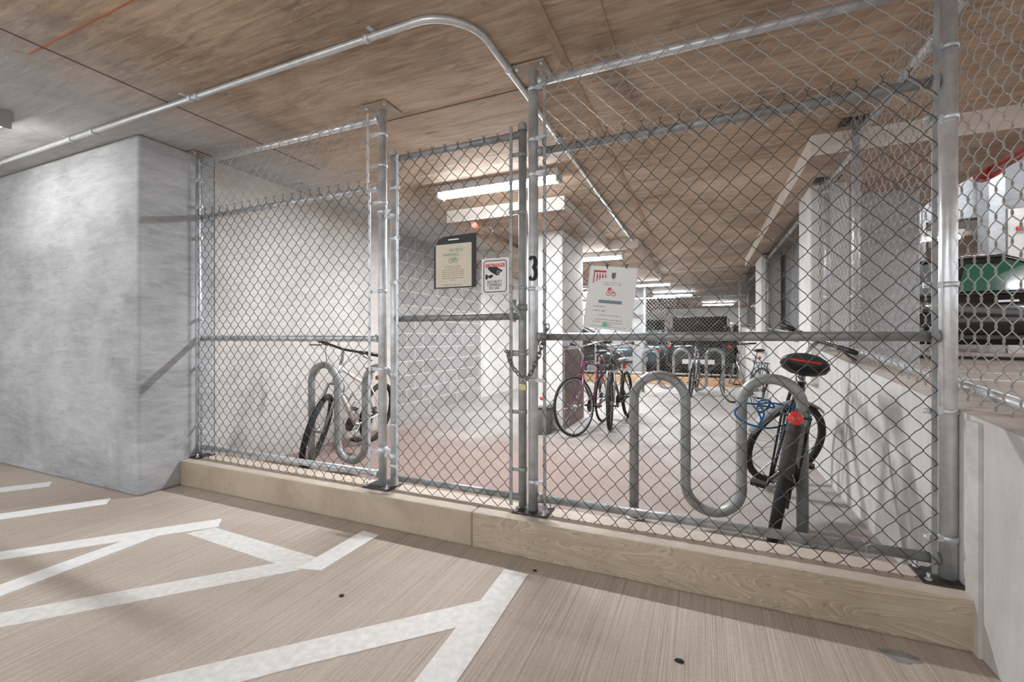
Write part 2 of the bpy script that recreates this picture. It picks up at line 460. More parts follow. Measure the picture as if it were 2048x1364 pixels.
struct('trim_2', MB().add([(WX-.003, 1.9, wtop(1.9)+.002),(WX+.23,1.9,wtop(1.9)+.002),(WX+.23,11.6,wtop(11.6)+.002),(WX-.003,11.6,wtop(11.6)+.002),
    (WX-.003,5,wtop(5)+.004),(WX+.23,5,wtop(5)+.004)], [(0,1,5,4),(4,5,2,3)], False), 'coping', 'worn tan top of the retaining wall', 'trim')
struct('trim_3', MB().prism([(-9.2,.55),(-9,.55)], 0, 0, 0) if False else MB().box((-.70,0.4,CZ-.008),(-.655,7.4,CZ)), 'seam_ridge', 'brown ridge line across the ceiling above the right fence panel', 'trim')
struct('trim_4', MB().box((-3.22,1.118,CZ-.003),(-1.9,1.126,CZ)), 'seam_red', 'rusty red form joint in the ceiling at upper left', 'trim')
struct('trim_5', MB().box((-3.088,.9,CZ-.003),(-3.08,2.9,CZ)), 'seam', 'dark form joint in the ceiling above the wall block corner', 'trim')
struct('trim_6', MB().box((-3.9,2.432,CZ-.003),(.9,2.439,CZ)), 'seam', 'form joint in the ceiling just behind the fence', 'trim')
struct('trim_7', MB().box((-.415,.6,CZ-.003),(-.409,4.0,CZ)), 'seam_ridge', 'thin pale seam right of the ceiling ridge', 'trim')

# curb in two pours
cx = -1.165
struct('trim_8', MB().box((-3.75,2.145,0),(cx,2.385,.195)), 'curb_plain', 'plain tan cast curb left of the joint', 'trim', bevel=.012)
struct('trim_9', MB().box((cx,2.145,0),(WX,2.385,.195)), 'curb_grain', 'tan curb with plywood grain right of the joint', 'trim', bevel=.010)

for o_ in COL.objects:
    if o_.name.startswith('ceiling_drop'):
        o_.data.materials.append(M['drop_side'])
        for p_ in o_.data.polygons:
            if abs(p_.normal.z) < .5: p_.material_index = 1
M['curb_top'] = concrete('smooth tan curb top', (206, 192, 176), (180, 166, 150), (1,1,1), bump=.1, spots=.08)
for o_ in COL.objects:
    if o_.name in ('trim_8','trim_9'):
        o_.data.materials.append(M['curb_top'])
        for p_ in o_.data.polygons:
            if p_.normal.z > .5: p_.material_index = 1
# columns
def column(name, lo, hi, mat, label):
    return tag(MB().box(lo, hi).build(name, mat, bevel=.012), label, 'column', kind='structure')
column('wall_column', (-2.10,5.30,0),(-1.60,6.33,CZ), 'column', 'white concrete column inside the cage behind the left bicycles')
column('wall_column', (.86,4.56,wtop(4.5)-.3),(1.14,5.06,2.48), 'column', 'nearest white column standing on the retaining wall')
column('wall_column', (.86,8.1,wtop(8.1)-.3),(1.14,8.9,2.48), 'column', 'second white column standing on the retaining wall')
column('wall_column', (1.145,5.0,.75),(1.76,5.6,2.48), 'wall', 'broad grey pier on the upper deck behind the side fence')
column('wall_column', (-1.80,12.7,0),(-1.50,13.4,CZ), 'wall', 'grey column beyond the far fence')
pb = MB().box((-1.598,5.34,0),(-1.583,6.31,1.0)).build('plywood_board', 'plywood')
tag(pb, 'brown plywood board covering the lower side of the white cage column', 'board')

# rear surroundings
struct('wall_upper_deck', MB().box((1.20,5.6,.8),(1.28,10.6,CZ)), 'wall', 'grey partition running back behind the side fence', 'wall')
struct('wall_rear', MB().box((-9,24,0),(9,24.3,CZ)), 'wall_warm', 'bright far end wall of the garage', 'wall')
struct('wall_rear_left', MB().box((-9,14.6,0),(-2.05,14.9,CZ)), 'column', 'white wall beyond the far fence on the left', 'wall')
struct('trim_10', MB().box((-3.9,11.5,0),(WX,11.75,.19)), 'tan', 'tan far curb under the far fence', 'trim')
# right side: white ramp flank with opening
def atp(px, py, Y):
    u = (px-1024)/885; S = math.sin(R_(23.3)); C = math.cos(R_(23.3))
    t = Y/(C+S*u); return ((-S+C*u)*t, 1.15-(py-676)*t/885)
RY = 12.0
rp = [(atp(1790,440,RY)[0],4.7)]*1 + [(atp(2140,440,RY)[0],4.7)]
r6 = atp(2140,700,RY)[0]; o1, o2 = atp(1852,445,RY), atp(1978,432,RY)
struct('wall_ramp', MB().prism([rp[0],rp[1],(r6,.86),(o2[0],.86),o2,o1,(o1[0],.86),(rp[0][0],.86)], 1, RY, RY+.3), 'wall', 'pale wall with a rectangular opening behind the black car', 'wall')
struct('wall_right_rear', MB().box((3.0,16.0,.8),(9,16.3,4.5)), 'wall_warm', 'wall seen through the opening far behind the black car', 'wall')
struct('ceiling_rear', MB().box((3.0,RY+.3,3.3),(9,16.0,3.4)), 'drop', 'brown ceiling seen through the opening behind the black car', 'ceiling')
column('wall_column', (atp(1978,0,11.4)[0],11.4,.86),(atp(2012,0,11.4)[0],11.8,4.6), 'wall', 'bluish grey column behind the black car')
struct('wall_side', MB().box((atp(2016,0,11.5)[0],11.5,.86),(9,11.7,atp(2020,418,11.5)[1])), 'column', 'white wall at the right edge behind the black car', 'wall')

# ------------------------------------------------------------------ floor paint
def at0(px, py):
    u = (px-1024)/885; S = math.sin(R_(23.3)); C = math.cos(R_(23.3))
    t = 1.15*885/(py-676); return ((-S+C*u)*t, (C+S*u)*t)
lines = [
 ([(-60,1240),(0,1226),(547,1127),(700,1095),(595,1141),(0,1255),(-60,1268)][:3]+[(632,1114.6),(634,1120),(595,1141),(0,1255),(-60,1268)], 'paint_worn', 'long white line crossing the left foreground'),
 ([(372,1067),(431,1055.5),(632,1114.6),(600,1134),(550,1127)], 'paint_worn', 'broad white line joining the two pointed lines, nearest the left post'),
 ([(726.5,1061.5),(757,1070.7),(642.7,1140.8),(596,1137),(634,1114.5)], 'paint_white', 'short white line pointing at the curb near the gate hinge'),
 ([(-60,1117),(0,1104),(444,1037.4),(436,1053.8),(0,1119.8),(-60,1131)], 'paint_white', 'white line ending in a slanted tip below the wall corner'),
 ([(-60,1197),(0,1170),(239,1084.6),(330,1062),(359,1065),(318,1071),(0,1193),(-60,1218)], 'paint_white', 'curving white line merging into the slanted tip line'),
 ([(-60,1038),(0,1028),(222,996.7),(212.6,1008.7),(0,1039.5),(-60,1049)], 'paint_white', 'white line in front of the wall block, second from the wall'),
 ([(-60,986),(0,975.9),(104,963.6),(99,972.8),(0,984.8),(-60,994)], 'paint_white', 'short thin white line closest to the wall block'),
 ([(250,1371),(273,1364),(600,1286),(960.6,1202.3),(990,1225),(912.7,1256),(600,1333),(440,1376)], 'paint_worn', 'wide white line running into the forked line in the foreground'),
 ([(1008.4,1139.4),(1056,1150.4),(965,1290),(890,1400),(800,1400),(829,1364),(912.7,1256),(960.6,1202.3)], 'paint_worn', 'wide white forked line pointing at the curb in the foreground'),
]
for i, (pts, mt, lab) in enumerate(lines):
    w = [at0(*p) for p in pts]
    z = .0010 + .0003*i
    o = MB().prism(w, 2, 0, z).build('painted_line', mt)
    bm = bmesh.new(); bm.from_mesh(o.data); bmesh.ops.recalc_face_normals(bm, faces=bm.faces); bm.to_mesh(o.data); bm.free()
    tag(o, lab, 'floor marking', 'white parking lines painted on the floor')
random.seed(4)
def blob(px, py, rx, ry, mat, name, lab, cat, h=.003, grp=None):
    x, y = at0(px, py); n = 14
    pts = [(x+rx*math.cos(2*PI*k/n)*(1+.2*random.uniform(-1,1)), y+ry*math.sin(2*PI*k/n)*(1+.2*random.uniform(-1,1))) for k in range(n)]
    return tag(MB().prism(pts, 2, 0, h).build(name, mat), lab, cat, grp)
blob(1359,1323,.016,.008,'rubber','debris_scrap','small black scrap on the tan floor at lower right','scrap',.006)
blob(683,1192,.012,.010,'rubber','debris_scrap','dark round spot on the floor between two white lines','scrap',.003)
blob(1798,1312,.06,.035,'galv_dull','floor_patch','grey oval cement patch beside the curb end','patch',.0015)
blob(1070,1142,.010,.007,'rubber','debris_scrap','dark crumb by the end of the forked line','scrap',.004)

# ------------------------------------------------------------------ fluorescent fixtures
def fixture(cx_, cy, z, ln, label, axis='x', housing='fixture', w=.15, ntube=2, group=None, tube=None, rods=0, lamp=0):
    t = thing('fluorescent_light', label, 'ceiling light', (cx_, cy, z), group)
    rot = Matrix.Rotation(0 if axis == 'x' else PI/2, 4, 'Z')
    def L_(mb, name, mat, b=0): return mb.xf(rot).build(name, mat, t, bevel=b, local=True)
    L_(MB().box((-ln/2,-w/2,-.065),(ln/2,w/2,0)), 'housing', housing, .004)
    for q in range(ntube):
        y = (q-(ntube-1)/2)*.055
        L_(MB().cyl((-ln/2+.03,y,-.092),(ln/2-.03,y,-.092),.014,10), 'tube', tube or 'tube')
    if lamp:
        ld = bpy.data.lights.new('tube_glow', 'AREA'); ld.shape = 'RECTANGLE'; ld.size = ln*.96; ld.size_y = w*.6; ld.energy = lamp; ld.color = (.93,.96,1)
        lo = bpy.data.objects.new('tube_glow', ld); COL.objects.link(lo); lo.parent = t; lo.location = (0,0,-.115)
        if axis != 'x': lo.rotation_euler = (0,0,PI/2)
    if rods:
        for s_ in (-1, 1): L_(MB().cyl((s_*ln*.4,0,0),(s_*ln*.4,0,rods),.006,6), 'hanging_rod', 'galv')
    for s_ in (-1, 1):
        L_(MB().box((s_*ln/2-.022 if s_ > 0 else -ln/2,-w/2+.01,-.112),(s_*ln/2 if s_ > 0 else -ln/2+.022,w/2-.01,-.06)), 'end_cap', housing, .003)
    return t
fixture(-1.77,3.74,CZ,1.24,'nearest lit double tube light above the gate inside the cage', tube='tube_low', lamp=38)
fixture(-1.75,7.0,2.49,1.24,'second lit tube light, behind the white column', tube='tube_low', lamp=36)
fixture(-1.30,11.0,2.49,1.24,'third lit tube light, far down the cage above the far fence', tube='tube_low', lamp=36)
fixture(-4.77,1.30,CZ,1.24,'tube light with grey end cap at the left edge above the wall block', housing='grey_fixture', tube='tube_old')
fixture(-1.2,-1.3,CZ,1.24,'tube light on the ceiling behind the viewer, left', tube='tube_mid')
fixture(-4.4,-1.6,CZ,1.24,'tube light on the ceiling over the far left parking bays', tube='tube_mid')
fixture(3.6,1.6,4.7,1.24,'tube light over the upper deck near the viewer')
fixture(2.72,7.2,2.48,.42,'tube light over the upper deck behind the black car, glowing warm', tube='tube_old', rods=2.2)
fixture(3.4,3.6,4.7,1.24,'added tube light over the upper deck, out of view, brightening the black car and pier')  # added lamp outside the view, put in to light the car zone and pier
fixture(-.9,15.5,CZ,1.24,'far tube light beyond the far fence, centre')
fixture(.6,20.5,CZ,1.24,'most distant tube light near the far end wall')
fixture(-3.3,13.4,CZ,1.24,'far tube light beyond the far fence, left')
fixture(4.6,10.4,4.7,1.24,'tube light in the rear bay seen above the black car')

# ------------------------------------------------------------------ ceiling conduit
zc = CZ-.022
path = [(-7,1.70,zc),(-1.22,1.70,zc)] + [(-1.22+.25*math.sin(a), 1.95-.25*math.cos(a), zc) for a in [R_(d) for d in range(10,91,10)]] + [(-.97,11.3,zc)]
t = thing('ceiling_conduit', 'long galvanised conduit strapped to the ceiling, turning into the cage', 'conduit', (-1.22,1.7,zc))
MB().tube(path, .0165, 12).build('pipe', 'conduit', t)
for x in (-5.4,-4.25,-3.95,-2.86,-2.80,-1.5):
    MB().cyl((x-.012,1.70,zc),(x+.012,1.70,zc),.0215,12).build('coupling', 'galv', t)
for x in (-4.3,-2.9,-1.46):
    MB().box((x-.012,1.66,CZ-.004),(x+.012,1.74,CZ)).build('strap', 'galv', t)
for y in (2.2,3.1,4.4,6.0,8.0):
    MB().cyl((-.97,y-.015,zc),(-.97,y+.015,zc),.0215,12).build('coupling', 'galv', t)
    MB().box((-1.01,y+.05,CZ-.004),(-.93,y+.07,CZ)).build('strap', 'galv', t)
# cross conduits at the far end
tag(MB().cyl((-1.0,9.9,2.55),(.86,9.9,2.55),.014,8).build('cross_conduit', 'conduit'), 'thin conduit crossing the ceiling at the far end of the cage', 'conduit')
t = thing('junction_box', 'small round junction box where the ceiling conduit ends', 'junction box', (-.97,11.35,CZ-.03))
MB().cyl((-.97,11.35,CZ-.05),(-.97,11.35,CZ),.06,16).build('box', 'galv', t)
t = thing('sprinkler_pipe', 'capped steel sprinkler pipe hanging under the lowered ceiling panel', 'pipe', (-2.34,4.36,2.42))
MB().cyl((-2.34,4.42,2.41),(-2.34,6.7,2.41),.024,14).build('pipe', 'rust', t)
MB().cyl((-2.34,4.34,2.41),(-2.34,4.43,2.41),.034,14).build('cap', 'copper', t)
MB().torus((-2.34,4.75,2.43),.04,.004,(0,1,0),20,6).build('hanger', 'galv', t)
t = thing('red_sprinkler_main', 'red sprinkler pipe along the ceiling edge over the upper deck', 'pipe', (2.16,4.0,2.52))
MB().cyl((2.16,1.0,2.52),(2.16,4.85,2.52),.045,14).build('pipe', 'pipe_red', t)
MB().cyl((2.16,4.80,2.52),(2.16,4.98,2.52),.065,14).build('coupling', 'pipe_red', t)
for y in (2.4,4.2): MB().box((2.12,y,2.56),(2.20,y+.03,2.75)).build('bracket', 'steel_dark', t)
tag(MB().lathe([(.001,0),(.05,0),(.05,.04),(.03,.055),(.001,.06)],(atp(2043,455,11.42)[0],11.49,atp(2043,455,11.42)[1]),16,(0,-1,0)).build('alarm_bell','red'),'small red alarm bell on the white wall at the right edge','alarm')

# ------------------------------------------------------------------ chain link
def chainlink(n0, s0, z0, nper, W, H, fn, depth=.006, r=.0020, seg=8, sides=5, prongs=False, k_=.82):
    """n0 strands from s0; each strand zigzags W/2 wide with period H; fn(s,d,z)->xyz"""
    mb = MB(); V = mb.v; Fc = mb.f
    cs = [(math.cos(2*PI*k/sides), math.sin(2*PI*k/sides)) for k in range(sides)]
    for i in range(n0):
        odd = i % 2; pts = []
        for j in range(nper*seg+1):
            ph = j/seg + (.5 if odd else 0)
            p = ph % 1.0
            tri = 1-abs(2*p-1)
            sx = k_*tri + (1-k_)*(.5-.5*math.cos(2*PI*p))
            d = depth*math.sin(2*PI*p)
            ov = .0012*(1 if sx > .5 else -1)
            s = s0 + i*W/2 + sx*W/2 + ov
            pts.append(Vector(fn(s, d, z0 + j*H/seg)))
        o = len(V)
        m = len(pts)
        for q in range(m):
            t = (pts[min(q+1,m-1)]-pts[max(q-1,0)]).normalized()
            a = t.orthogonal().normalized() if False else (Vector((0,1,0)) - t*t.y)
            if a.length < .2: a = Vector((1,0,0)) - t*t.x
            a.normalize(); b = t.cross(a)
            for c, s_ in cs: V.append(pts[q] + (a*c + b*s_)*r)
        for q in range(m-1):
            for k in range(sides):
                Fc.append((o+q*sides+k, o+q*sides+(k+1)%sides, o+(q+1)*sides+(k+1)%sides, o+(q+1)*sides+k)); mb.sm.append(True)
        if prongs and i % 2 == 0:
            e = pts[-1]; zt = e.z
            mb.tube([e, e+Vector((0,0,.018)), e+Vector((.011,0,.030))], r, 4)
            mb.tube([e+Vector((0,0,.016)), e+Vector((-.011,-.004,.029))], r, 4)
    return mb

def rail(parent, a, b, mat='galv_dull', name='rail', r=.021):
    o = MB().cyl(a, b, r, 16).build(name, mat, parent)
    return o
def band(parent, x, y, z, side, r=.027, mat='galv_dull', tail=.055, ydir=0):
    """brace band round a post with a bolted tail towards side (+1/-1) along x (or along y if ydir)"""
    mb = MB().lathe([(r+.001,-.011),(r+.004,-.010),(r+.004,.010),(r+.001,.011)], (x,y,z), 20)
    if ydir: mb.box((x-.006, min(y+ydir*r, y+ydir*(r+tail)), z-.011), (x+.006, max(y+ydir*r, y+ydir*(r+tail)), z+.011))
    else:
        mb.box((min(x+side*(r-.006), x+side*(r+tail)), y-.022, z-.011), (max(x+side*(r-.006), x+side*(r+tail)), y-.015, z+.011))
        mb.cyl((x+side*(r+tail-.008), y-.034, z), (x+side*(r+tail-.008), y-.010, z), .007, 8)
    return mb.build('tension_band', mat, parent, bevel=0)

def post(name, x, y, z0, z1, label, bands, mat='galv', r=.027, plate=True, top=True, cap=False, group='fence posts of the front fence'):
    t = thing(name, label, 'post', (x, y, z0), group)
    MB().cyl((x,y,z0+.006),(x,y,z1),r,20).build('pipe', mat, t)
    if plate:
        MB().box((x-.10,y-.075,z0),(x+.10,y+.075,z0+.008)).build('base_plate','steel_dark',t,bevel=.002)
        for sx in (-.08,.08):
            for sy in (-.055,.055):
                MB().cyl((x+sx,y+sy,z0+.008),(x+sx,y+sy,z0+.016),.013,6).cyl((x+sx,y+sy,z0+.008),(x+sx,y+sy,z0+.035),.006,8).build('bolt','galv',t)
    if top:
        MB().box((x-.09,y-.09,z1),(x+.09,y+.09,z1+.008)).build('ceiling_plate','plate',t,bevel=.002)
        for sx in (-.07,.07): MB().cyl((x+sx,y-.07,z1-.012),(x+sx,y-.07,z1),.01,6).build('bolt','galv',t)
    if cap: MB().lathe([(r+.003,-.03),(r+.003,0),(r*.8,.014),(.001,.02)],(x,y,z1),18).build('cap',mat,t)
    for z, sd in bands: band(t, x, y, z, sd, r, 'galv' if mat != 'galv_dull' else 'galv_dull')
    return t
PL, PH, PG, PR = -3.755, -1.895, -.858, .892
BZ = .195
post('fence_post', PL, FY, BZ, 2.615, 'thin galvanised fence post against the grey wall block', [(2.42,1),(2.20,1),(1.95,1),(1.30,1),(.92,1),(.45,1)], r=.024)
post('fence_post', PH, FY, BZ, 2.615, 'galvanised fence post carrying the gate hinges', [(2.46,-1),(2.26,-1),(2.02,-1),(1.45,-1),(.95,-1),(.42,-1)])
post('fence_post', PG, FY, BZ, 2.615, 'fence post with a black number three, right of the gate', [(2.52,1),(2.24,1),(2.05,1),(1.42,1),(.92,1),(.36,1)], 'galv')
post('fence_post', PR, FY, BZ, 2.615, 'thick bright galvanised corner post beside the retaining wall', [(2.30,-1),(2.02,-1),(1.36,-1),(.86,-1),(.36,-1)], 'galv_bright', r=.0285)

MY = FY-.034    # mesh plane in front of the rails
def ff(s, d, z): return (s, MY+d, z)
grpP = 'chain link panels of the front fence'
def panel(name, x0, x1, zr, label, lower, upper, railmats, loc):
    t = thing(name, label, 'fence panel', loc, grpP)
    for z, mt in zip(zr, railmats):
        rail(t, (x0,FY,z),(x1,FY,z), mt)
        for xx, sg in ((x0,1),(x1,-1)):
            MB().lathe([(.001,0),(.026,.001),(.026,.022),(.021,.026)],(xx,FY,z),16,(sg,0,0)).build('rail_end',mt,t)
    for kw in lower: chainlink(**kw, fn=ff).build('chain_link_mesh', 'wire', t)
    for kw in upper: chainlink(**kw, fn=ff).build('chain_link_mesh', 'wire_light', t)
    return t
# left panel
W1, H1 = .0868, .0940
W2, H2 = .0960, .1010
xL0, xL1 = PL+.028, PH-.03
def fit(a, b, W):      # whole number of strands that fills the span exactly
    n = round((b-a)/(W/2)); return n, 2*(b-a)/n
lA, lB = PL+.052, PH-.078
nl, wl1 = fit(lA, lB, W1); nl2, wl2 = fit(lA, lB, W2)
tl = panel('chain_link_fence', xL0, xL1, (2.565,2.12,1.148,.272), 'left chain link fence panel between the wall block and the gate',
    [dict(n0=nl, s0=lA, z0=.175, nper=21, W=wl1, H=H1, prongs=True)],
    [dict(n0=nl2, s0=lA, z0=2.085, nper=5, W=wl2, H=H2, r=.0023, prongs=True)],
    ('galv_bright','galv','galv','galv'), (PL+.05,FY,BZ))
# right panel
xR0, xR1 = PG+.03, PR-.03
rA, rB = PG+.066, PR-.045
nr, wr1 = fit(rA, rB, W1); nr2, wr2 = fit(rA, rB, W2)
tr = panel('chain_link_fence', xR0, xR1, (2.555,2.172,1.157,.272), 'large right chain link fence panel with the bike rack behind it',
    [dict(n0=nr, s0=rA, z0=.172, nper=21, W=wr1, H=.0965, prongs=True)],
    [dict(n0=nr2, s0=rA, z0=2.09, nper=5, W=wr2, H=.103, r=.0023, prongs=True)],
    ('galv','galv_dull','galv_dull','galv_dull'), (PG+.06,FY,BZ))
def tbar(parent, x, z0, z1, y=MY+.006): MB().box((x-.009,y-.003,z0),(x+.009,y+.003,z1)).build('tension_bar','galv_dull' if parent is not tl else 'galv',parent,bevel=.001)
tbar(tl, PL+.058, .24, 2.58); tbar(tl, PH-.082, .23, 2.14); tbar(tl, PH-.090, 2.10, 2.60, MY)
tbar(tr, PG+.075, .22, 2.60); tbar(tr, PR-.047, 2.02, 2.60, MY+.002); tbar(tr, PR-.052, .22, 2.06)
# loose tie wires
random.seed(7)
def tie(parent, x, z, r=.026):
    mb = MB().torus((x, FY, z), r, .0019, (1,.15,0), 16, 5)
    mb.tube([(x,MY-.004,z+.02),(x+.012,MY-.008,z+.034),(x+.03,MY-.006,z+.03)],.0019,5)
    mb.build('tie_wire','wire_light',parent)
for x in (-.62,-.25,.12,.5): tie(tr, x, 2.172)
for x in (-.45,.2,.62): tie(tr, x, .272)
for x in (-3.4,-2.9,-2.4): tie(tl, x, 2.12)
for x in (-3.3,-2.6): tie(tl, x, 1.148)

# ------------------------------------------------------------------ gate
GL, GR = -1.803, -.922
g = thing('gate', 'narrow chain link gate with notices hung on it, chained shut', 'gate', (GL, FY, BZ))
for x in (GL, GR):
    MB().cyl((x,FY,.215),(x,FY,2.335),.0225,18).build('stile','galv' if x==GL else 'galv_dull',g)
    MB().lathe([(.026,-.03),(.026,0),(.019,.013),(.001,.02)],(x,FY,2.335),18).build('cap','galv' if x==GL else 'galv_dull',g)
for z in (2.285,1.272,.262): MB().cyl((GL,FY,z),(GR,FY,z),.0205,16).build('rail','galv_dull',g)
def fg(s,d,z): return (s, FY-.026+d, z)
ng, wg = fit(GL+.043, GR-.052, W1)
chainlink(ng, GL+.043, .20, 22, wg, .0945, fg, prongs=True).build('chain_link_mesh','wire',g)
MB().box((GL+.038,FY-.030,.23),(GL+.056,FY-.024,2.30)).build('tension_bar','galv',g)
MB().box((GR-.068,FY-.030,.22),(GR-.050,FY-.024,2.33)).build('tension_bar','galv_dull',g)
for z in (2.10,1.78,1.50,1.24,.92,.60,.34):
    if z not in (1.24,): band(g, GL, FY, z, 1, .0225, 'galv', .035)
for z in (2.17,1.85,1.43,1.06,.74,.42): band(g, GR, FY, z, -1, .0225, 'galv_dull', .05)
for z in (1.93,.40):   # hinges
    h = MB().lathe([(.0225,-.02),(.030,-.02),(.030,.02),(.0225,.02)],(GL,FY,z),18).lathe([(.027,-.02),(.033,-.02),(.033,.02),(.027,.02)],(PH,FY,z+.03),18)
    h.box((PH,FY-.012,z-.01),(GL,FY+.012,z+.04)).cyl((GL-.035,FY-.03,z),(GL-.035,FY+.03,z),.008,8)
    h.build('hinge','galv',g)
# fork latch
l = MB().lathe([(.0225,-.018),(.029,-.018),(.029,.018),(.0225,.018)],(GR,FY,1.32),18)
l.tube([(GR-.03,FY-.04,1.36),(GR-.035,FY-.045,1.33),(GR-.005,FY-.05,1.29),(GR+.02,FY-.045,1.25)],[.012,.014,.012,.008],8)
l.tube([(GR-.03,FY-.03,1.245),(GR-.05,FY-.03,1.25),(GR-.05,FY-.03,1.32)],.009,8)
l.build('fork_latch','galv_dull',g)

# number 3 on the post
def text_mesh(txt, size, name, mat, mtx, parent=None, wrap=None, ext=.0004, bold=0, align='CENTER', sx=1.0):
    cu = bpy.data.curves.new(name, 'FONT'); cu.body = txt; cu.size = size; cu.extrude = ext; cu.align_x = align; cu.align_y = 'CENTER'
    cu.offset = bold; cu.resolution_u = 3
    to = bpy.data.objects.new(name, cu); COL.objects.link(to)
    dg = bpy.context.evaluated_depsgraph_get(); dg.update()
    me = bpy.data.meshes.new_from_object(to.evaluated_get(dg)); bpy.data.objects.remove(to)
    off = ROOT.get(parent.name, Vector()) if parent is not None else Vector()
    for v in me.vertices:
        p = Vector((v.co.x*sx, v.co.y, v.co.z))
        v.co = (wrap(p) if wrap else mtx @ p) - off
    me.materials.clear(); me.materials.append(M[mat])
    o = bpy.data.objects.new(name, me); COL.objects.link(o)
    if parent is not None: o.parent = parent
    return o
post3 = [o for o in COL.objects if o.name.startswith('fence_post') and 'number three' in o.get('label','')][0]
def numeral3(parent):
    cl = []   # centre line of the digit, x across, y up
    for d in range(150, -91, -12): cl.append((.020*math.cos(R_(d)), .030+.026*math.sin(R_(d))))
    for d in range(90, -151, -12): cl.append((.022*math.cos(R_(d)), -.028+.032*math.sin(R_(d))))
    mb = MB(); n = len(cl); W = 6; vs = []
    for i in range(n):
        a, b = cl[max(i-1,0)], cl[min(i+1,n-1)]
        tx, ty = b[0]-a[0], b[1]-a[1]; l = math.hypot(tx,ty) or 1; tx /= l; ty /= l
        hw = .0078 + .0050*abs(ty)
        for k in range(W+1):
            q = (k/W-.5)*2*hw; x, y = cl[i][0]-ty*q, cl[i][1]+tx*q
            th = R_(-90+9) + x*.98/.0275
            vs.append((PG+.0279*math.cos(th), FY+.0279*math.sin(th), 1.533+y*1.04))
    fs = [(i*(W+1)+k,(i+1)*(W+1)+k,(i+1)*(W+1)+k+1,i*(W+1)+k+1) for i in range(n-1) for k in range(W)]
    return mb.add(vs, fs).build('number','ink',parent)
o3 = numeral3(post3); o3['label'] = 'black painted number 3'

# ------------------------------------------------------------------ signs on the fence
def at(px, py, Y):
    u = (px-1024)/885; S = math.sin(R_(23.3)); C = math.cos(R_(23.3))
    t = Y/(C+S*u); return Vector(((-S+C*u)*t, Y, 1.15-(py-676)*t/885))
def facing(origin, tilt=0.0):   # text plane facing -Y
    return Matrix.Translation(origin) @ Matrix.Rotation(tilt,4,'Y') @ Matrix.Rotation(PI/2,4,'X')
def scribble(parent, origin, tilt, x, y, w, h, mat, seed=0, name='text_line', dens=1.0):
    """a line of small print too blurred to read: a row of letter-sized strokes"""
    rnd = random.Random(seed); mb = MB(); cx0 = x-w/2; f = facing(origin, tilt)
    while cx0 < x+w/2:
        n = rnd.randint(2,8)
        for k in range(n):
            lw = h*.42
            if cx0+lw > x+w/2: break
            hh = h*rnd.choice((.6,.6,.6,.95))
            mb.box((cx0,y-h/2,0),(cx0+lw*.35,y-h/2+hh,.0005), f)
            mb.box((cx0,y-h/2+rnd.choice((0,.25,.5))*h,0),(cx0+lw*.9,y-h/2+rnd.choice((.62,.75))*h*.9,.0004), f) if rnd.random() < .55 else None
            cx0 += lw*1.15
        cx0 += h*.45
    return mb.build(name, mat, parent)
GY = FY-.045
# cream notice in a black-edged sleeve
SY = GY
a = at(868,578,SY); b_ = at(952,465,SY)
c0 = Vector(((a.x+b_.x)/2, SY, (a.z+b_.z)/2)); w0 = b_.x-a.x; h0 = b_.z-a.z
s1 = thing('notice_sleeve', 'cream paper notice in a clear black-edged sleeve on the gate', 'sign', (c0.x, SY, a.z))
f0 = facing(c0)
mb = MB(); x0, x1, y0, y1 = -w0/2, w0/2, -h0/2, h0/2
mb.prism([(x0,y0),(x1,y0),(x1,y1),(x0+.07,y1-.005),(x0+.03,y1-.02),(x0,y1-.07)], 2, -.004, 0); mb.xf(f0)
ob = mb.build('backing','black',s1); 
MB().box((x0+.014,y0+.007,0),(x1-.028,y1-.052,.0012),f0).build('paper','cream',s1)
MB().box((x0+.10,y1-.030,.0006),(x0+.17,y1-.024,.002),f0).build('hook_tab','galv_bright',s1)
px_, py_ = -.008, 0
text_mesh('BICYCLE', .024, 'heading', 'ink_green', f0@Matrix.Translation((px_+.02,y1-.090,.0016)), s1)
text_mesh('PARKING', .024, 'heading', 'ink_green', f0@Matrix.Translation((px_-.02,y1-.116,.0016)), s1)
bi = MB()
for dx in (-.016,.016): bi.torus((px_+dx,y1-.150,.002),.012,.0015,(0,0,1),18,4)
bi.tube([(px_-.016,y1-.150,.002),(px_-.004,y1-.150,.002),(px_+.010,y1-.134,.002),(px_-.008,y1-.134,.002),(px_-.004,y1-.150,.002)],.0013,4)
bi.tube([(px_+.016,y1-.150,.002),(px_+.009,y1-.130,.002),(px_+.013,y1-.128,.002)],.0013,4).xf(f0).build('bicycle_emblem','ink_green',s1)
for k in range(8): scribble(s1,c0+Vector((0,-.0013,0)),0,px_-.002,y1-.183-.0115*k,(.12,.10,.15,.15,.15,.15,.14,.03)[k],.0055,'ink_grey',k)
scribble(s1,c0+Vector((0,-.0013,0)),0,px_-.01,y1-.292,.14,.0055,'ink_grey',55)
for q,(cx_,cz_,rr) in enumerate(((.045,.06,.03),(.05,-.02,.035),(.055,-.075,.02))):
    MB().torus((cx_,cz_,.003),rr,.0011,(0,0,1),20,4,PI*.6,PI*1.6).xf(f0).build('plastic_crease','film',s1)
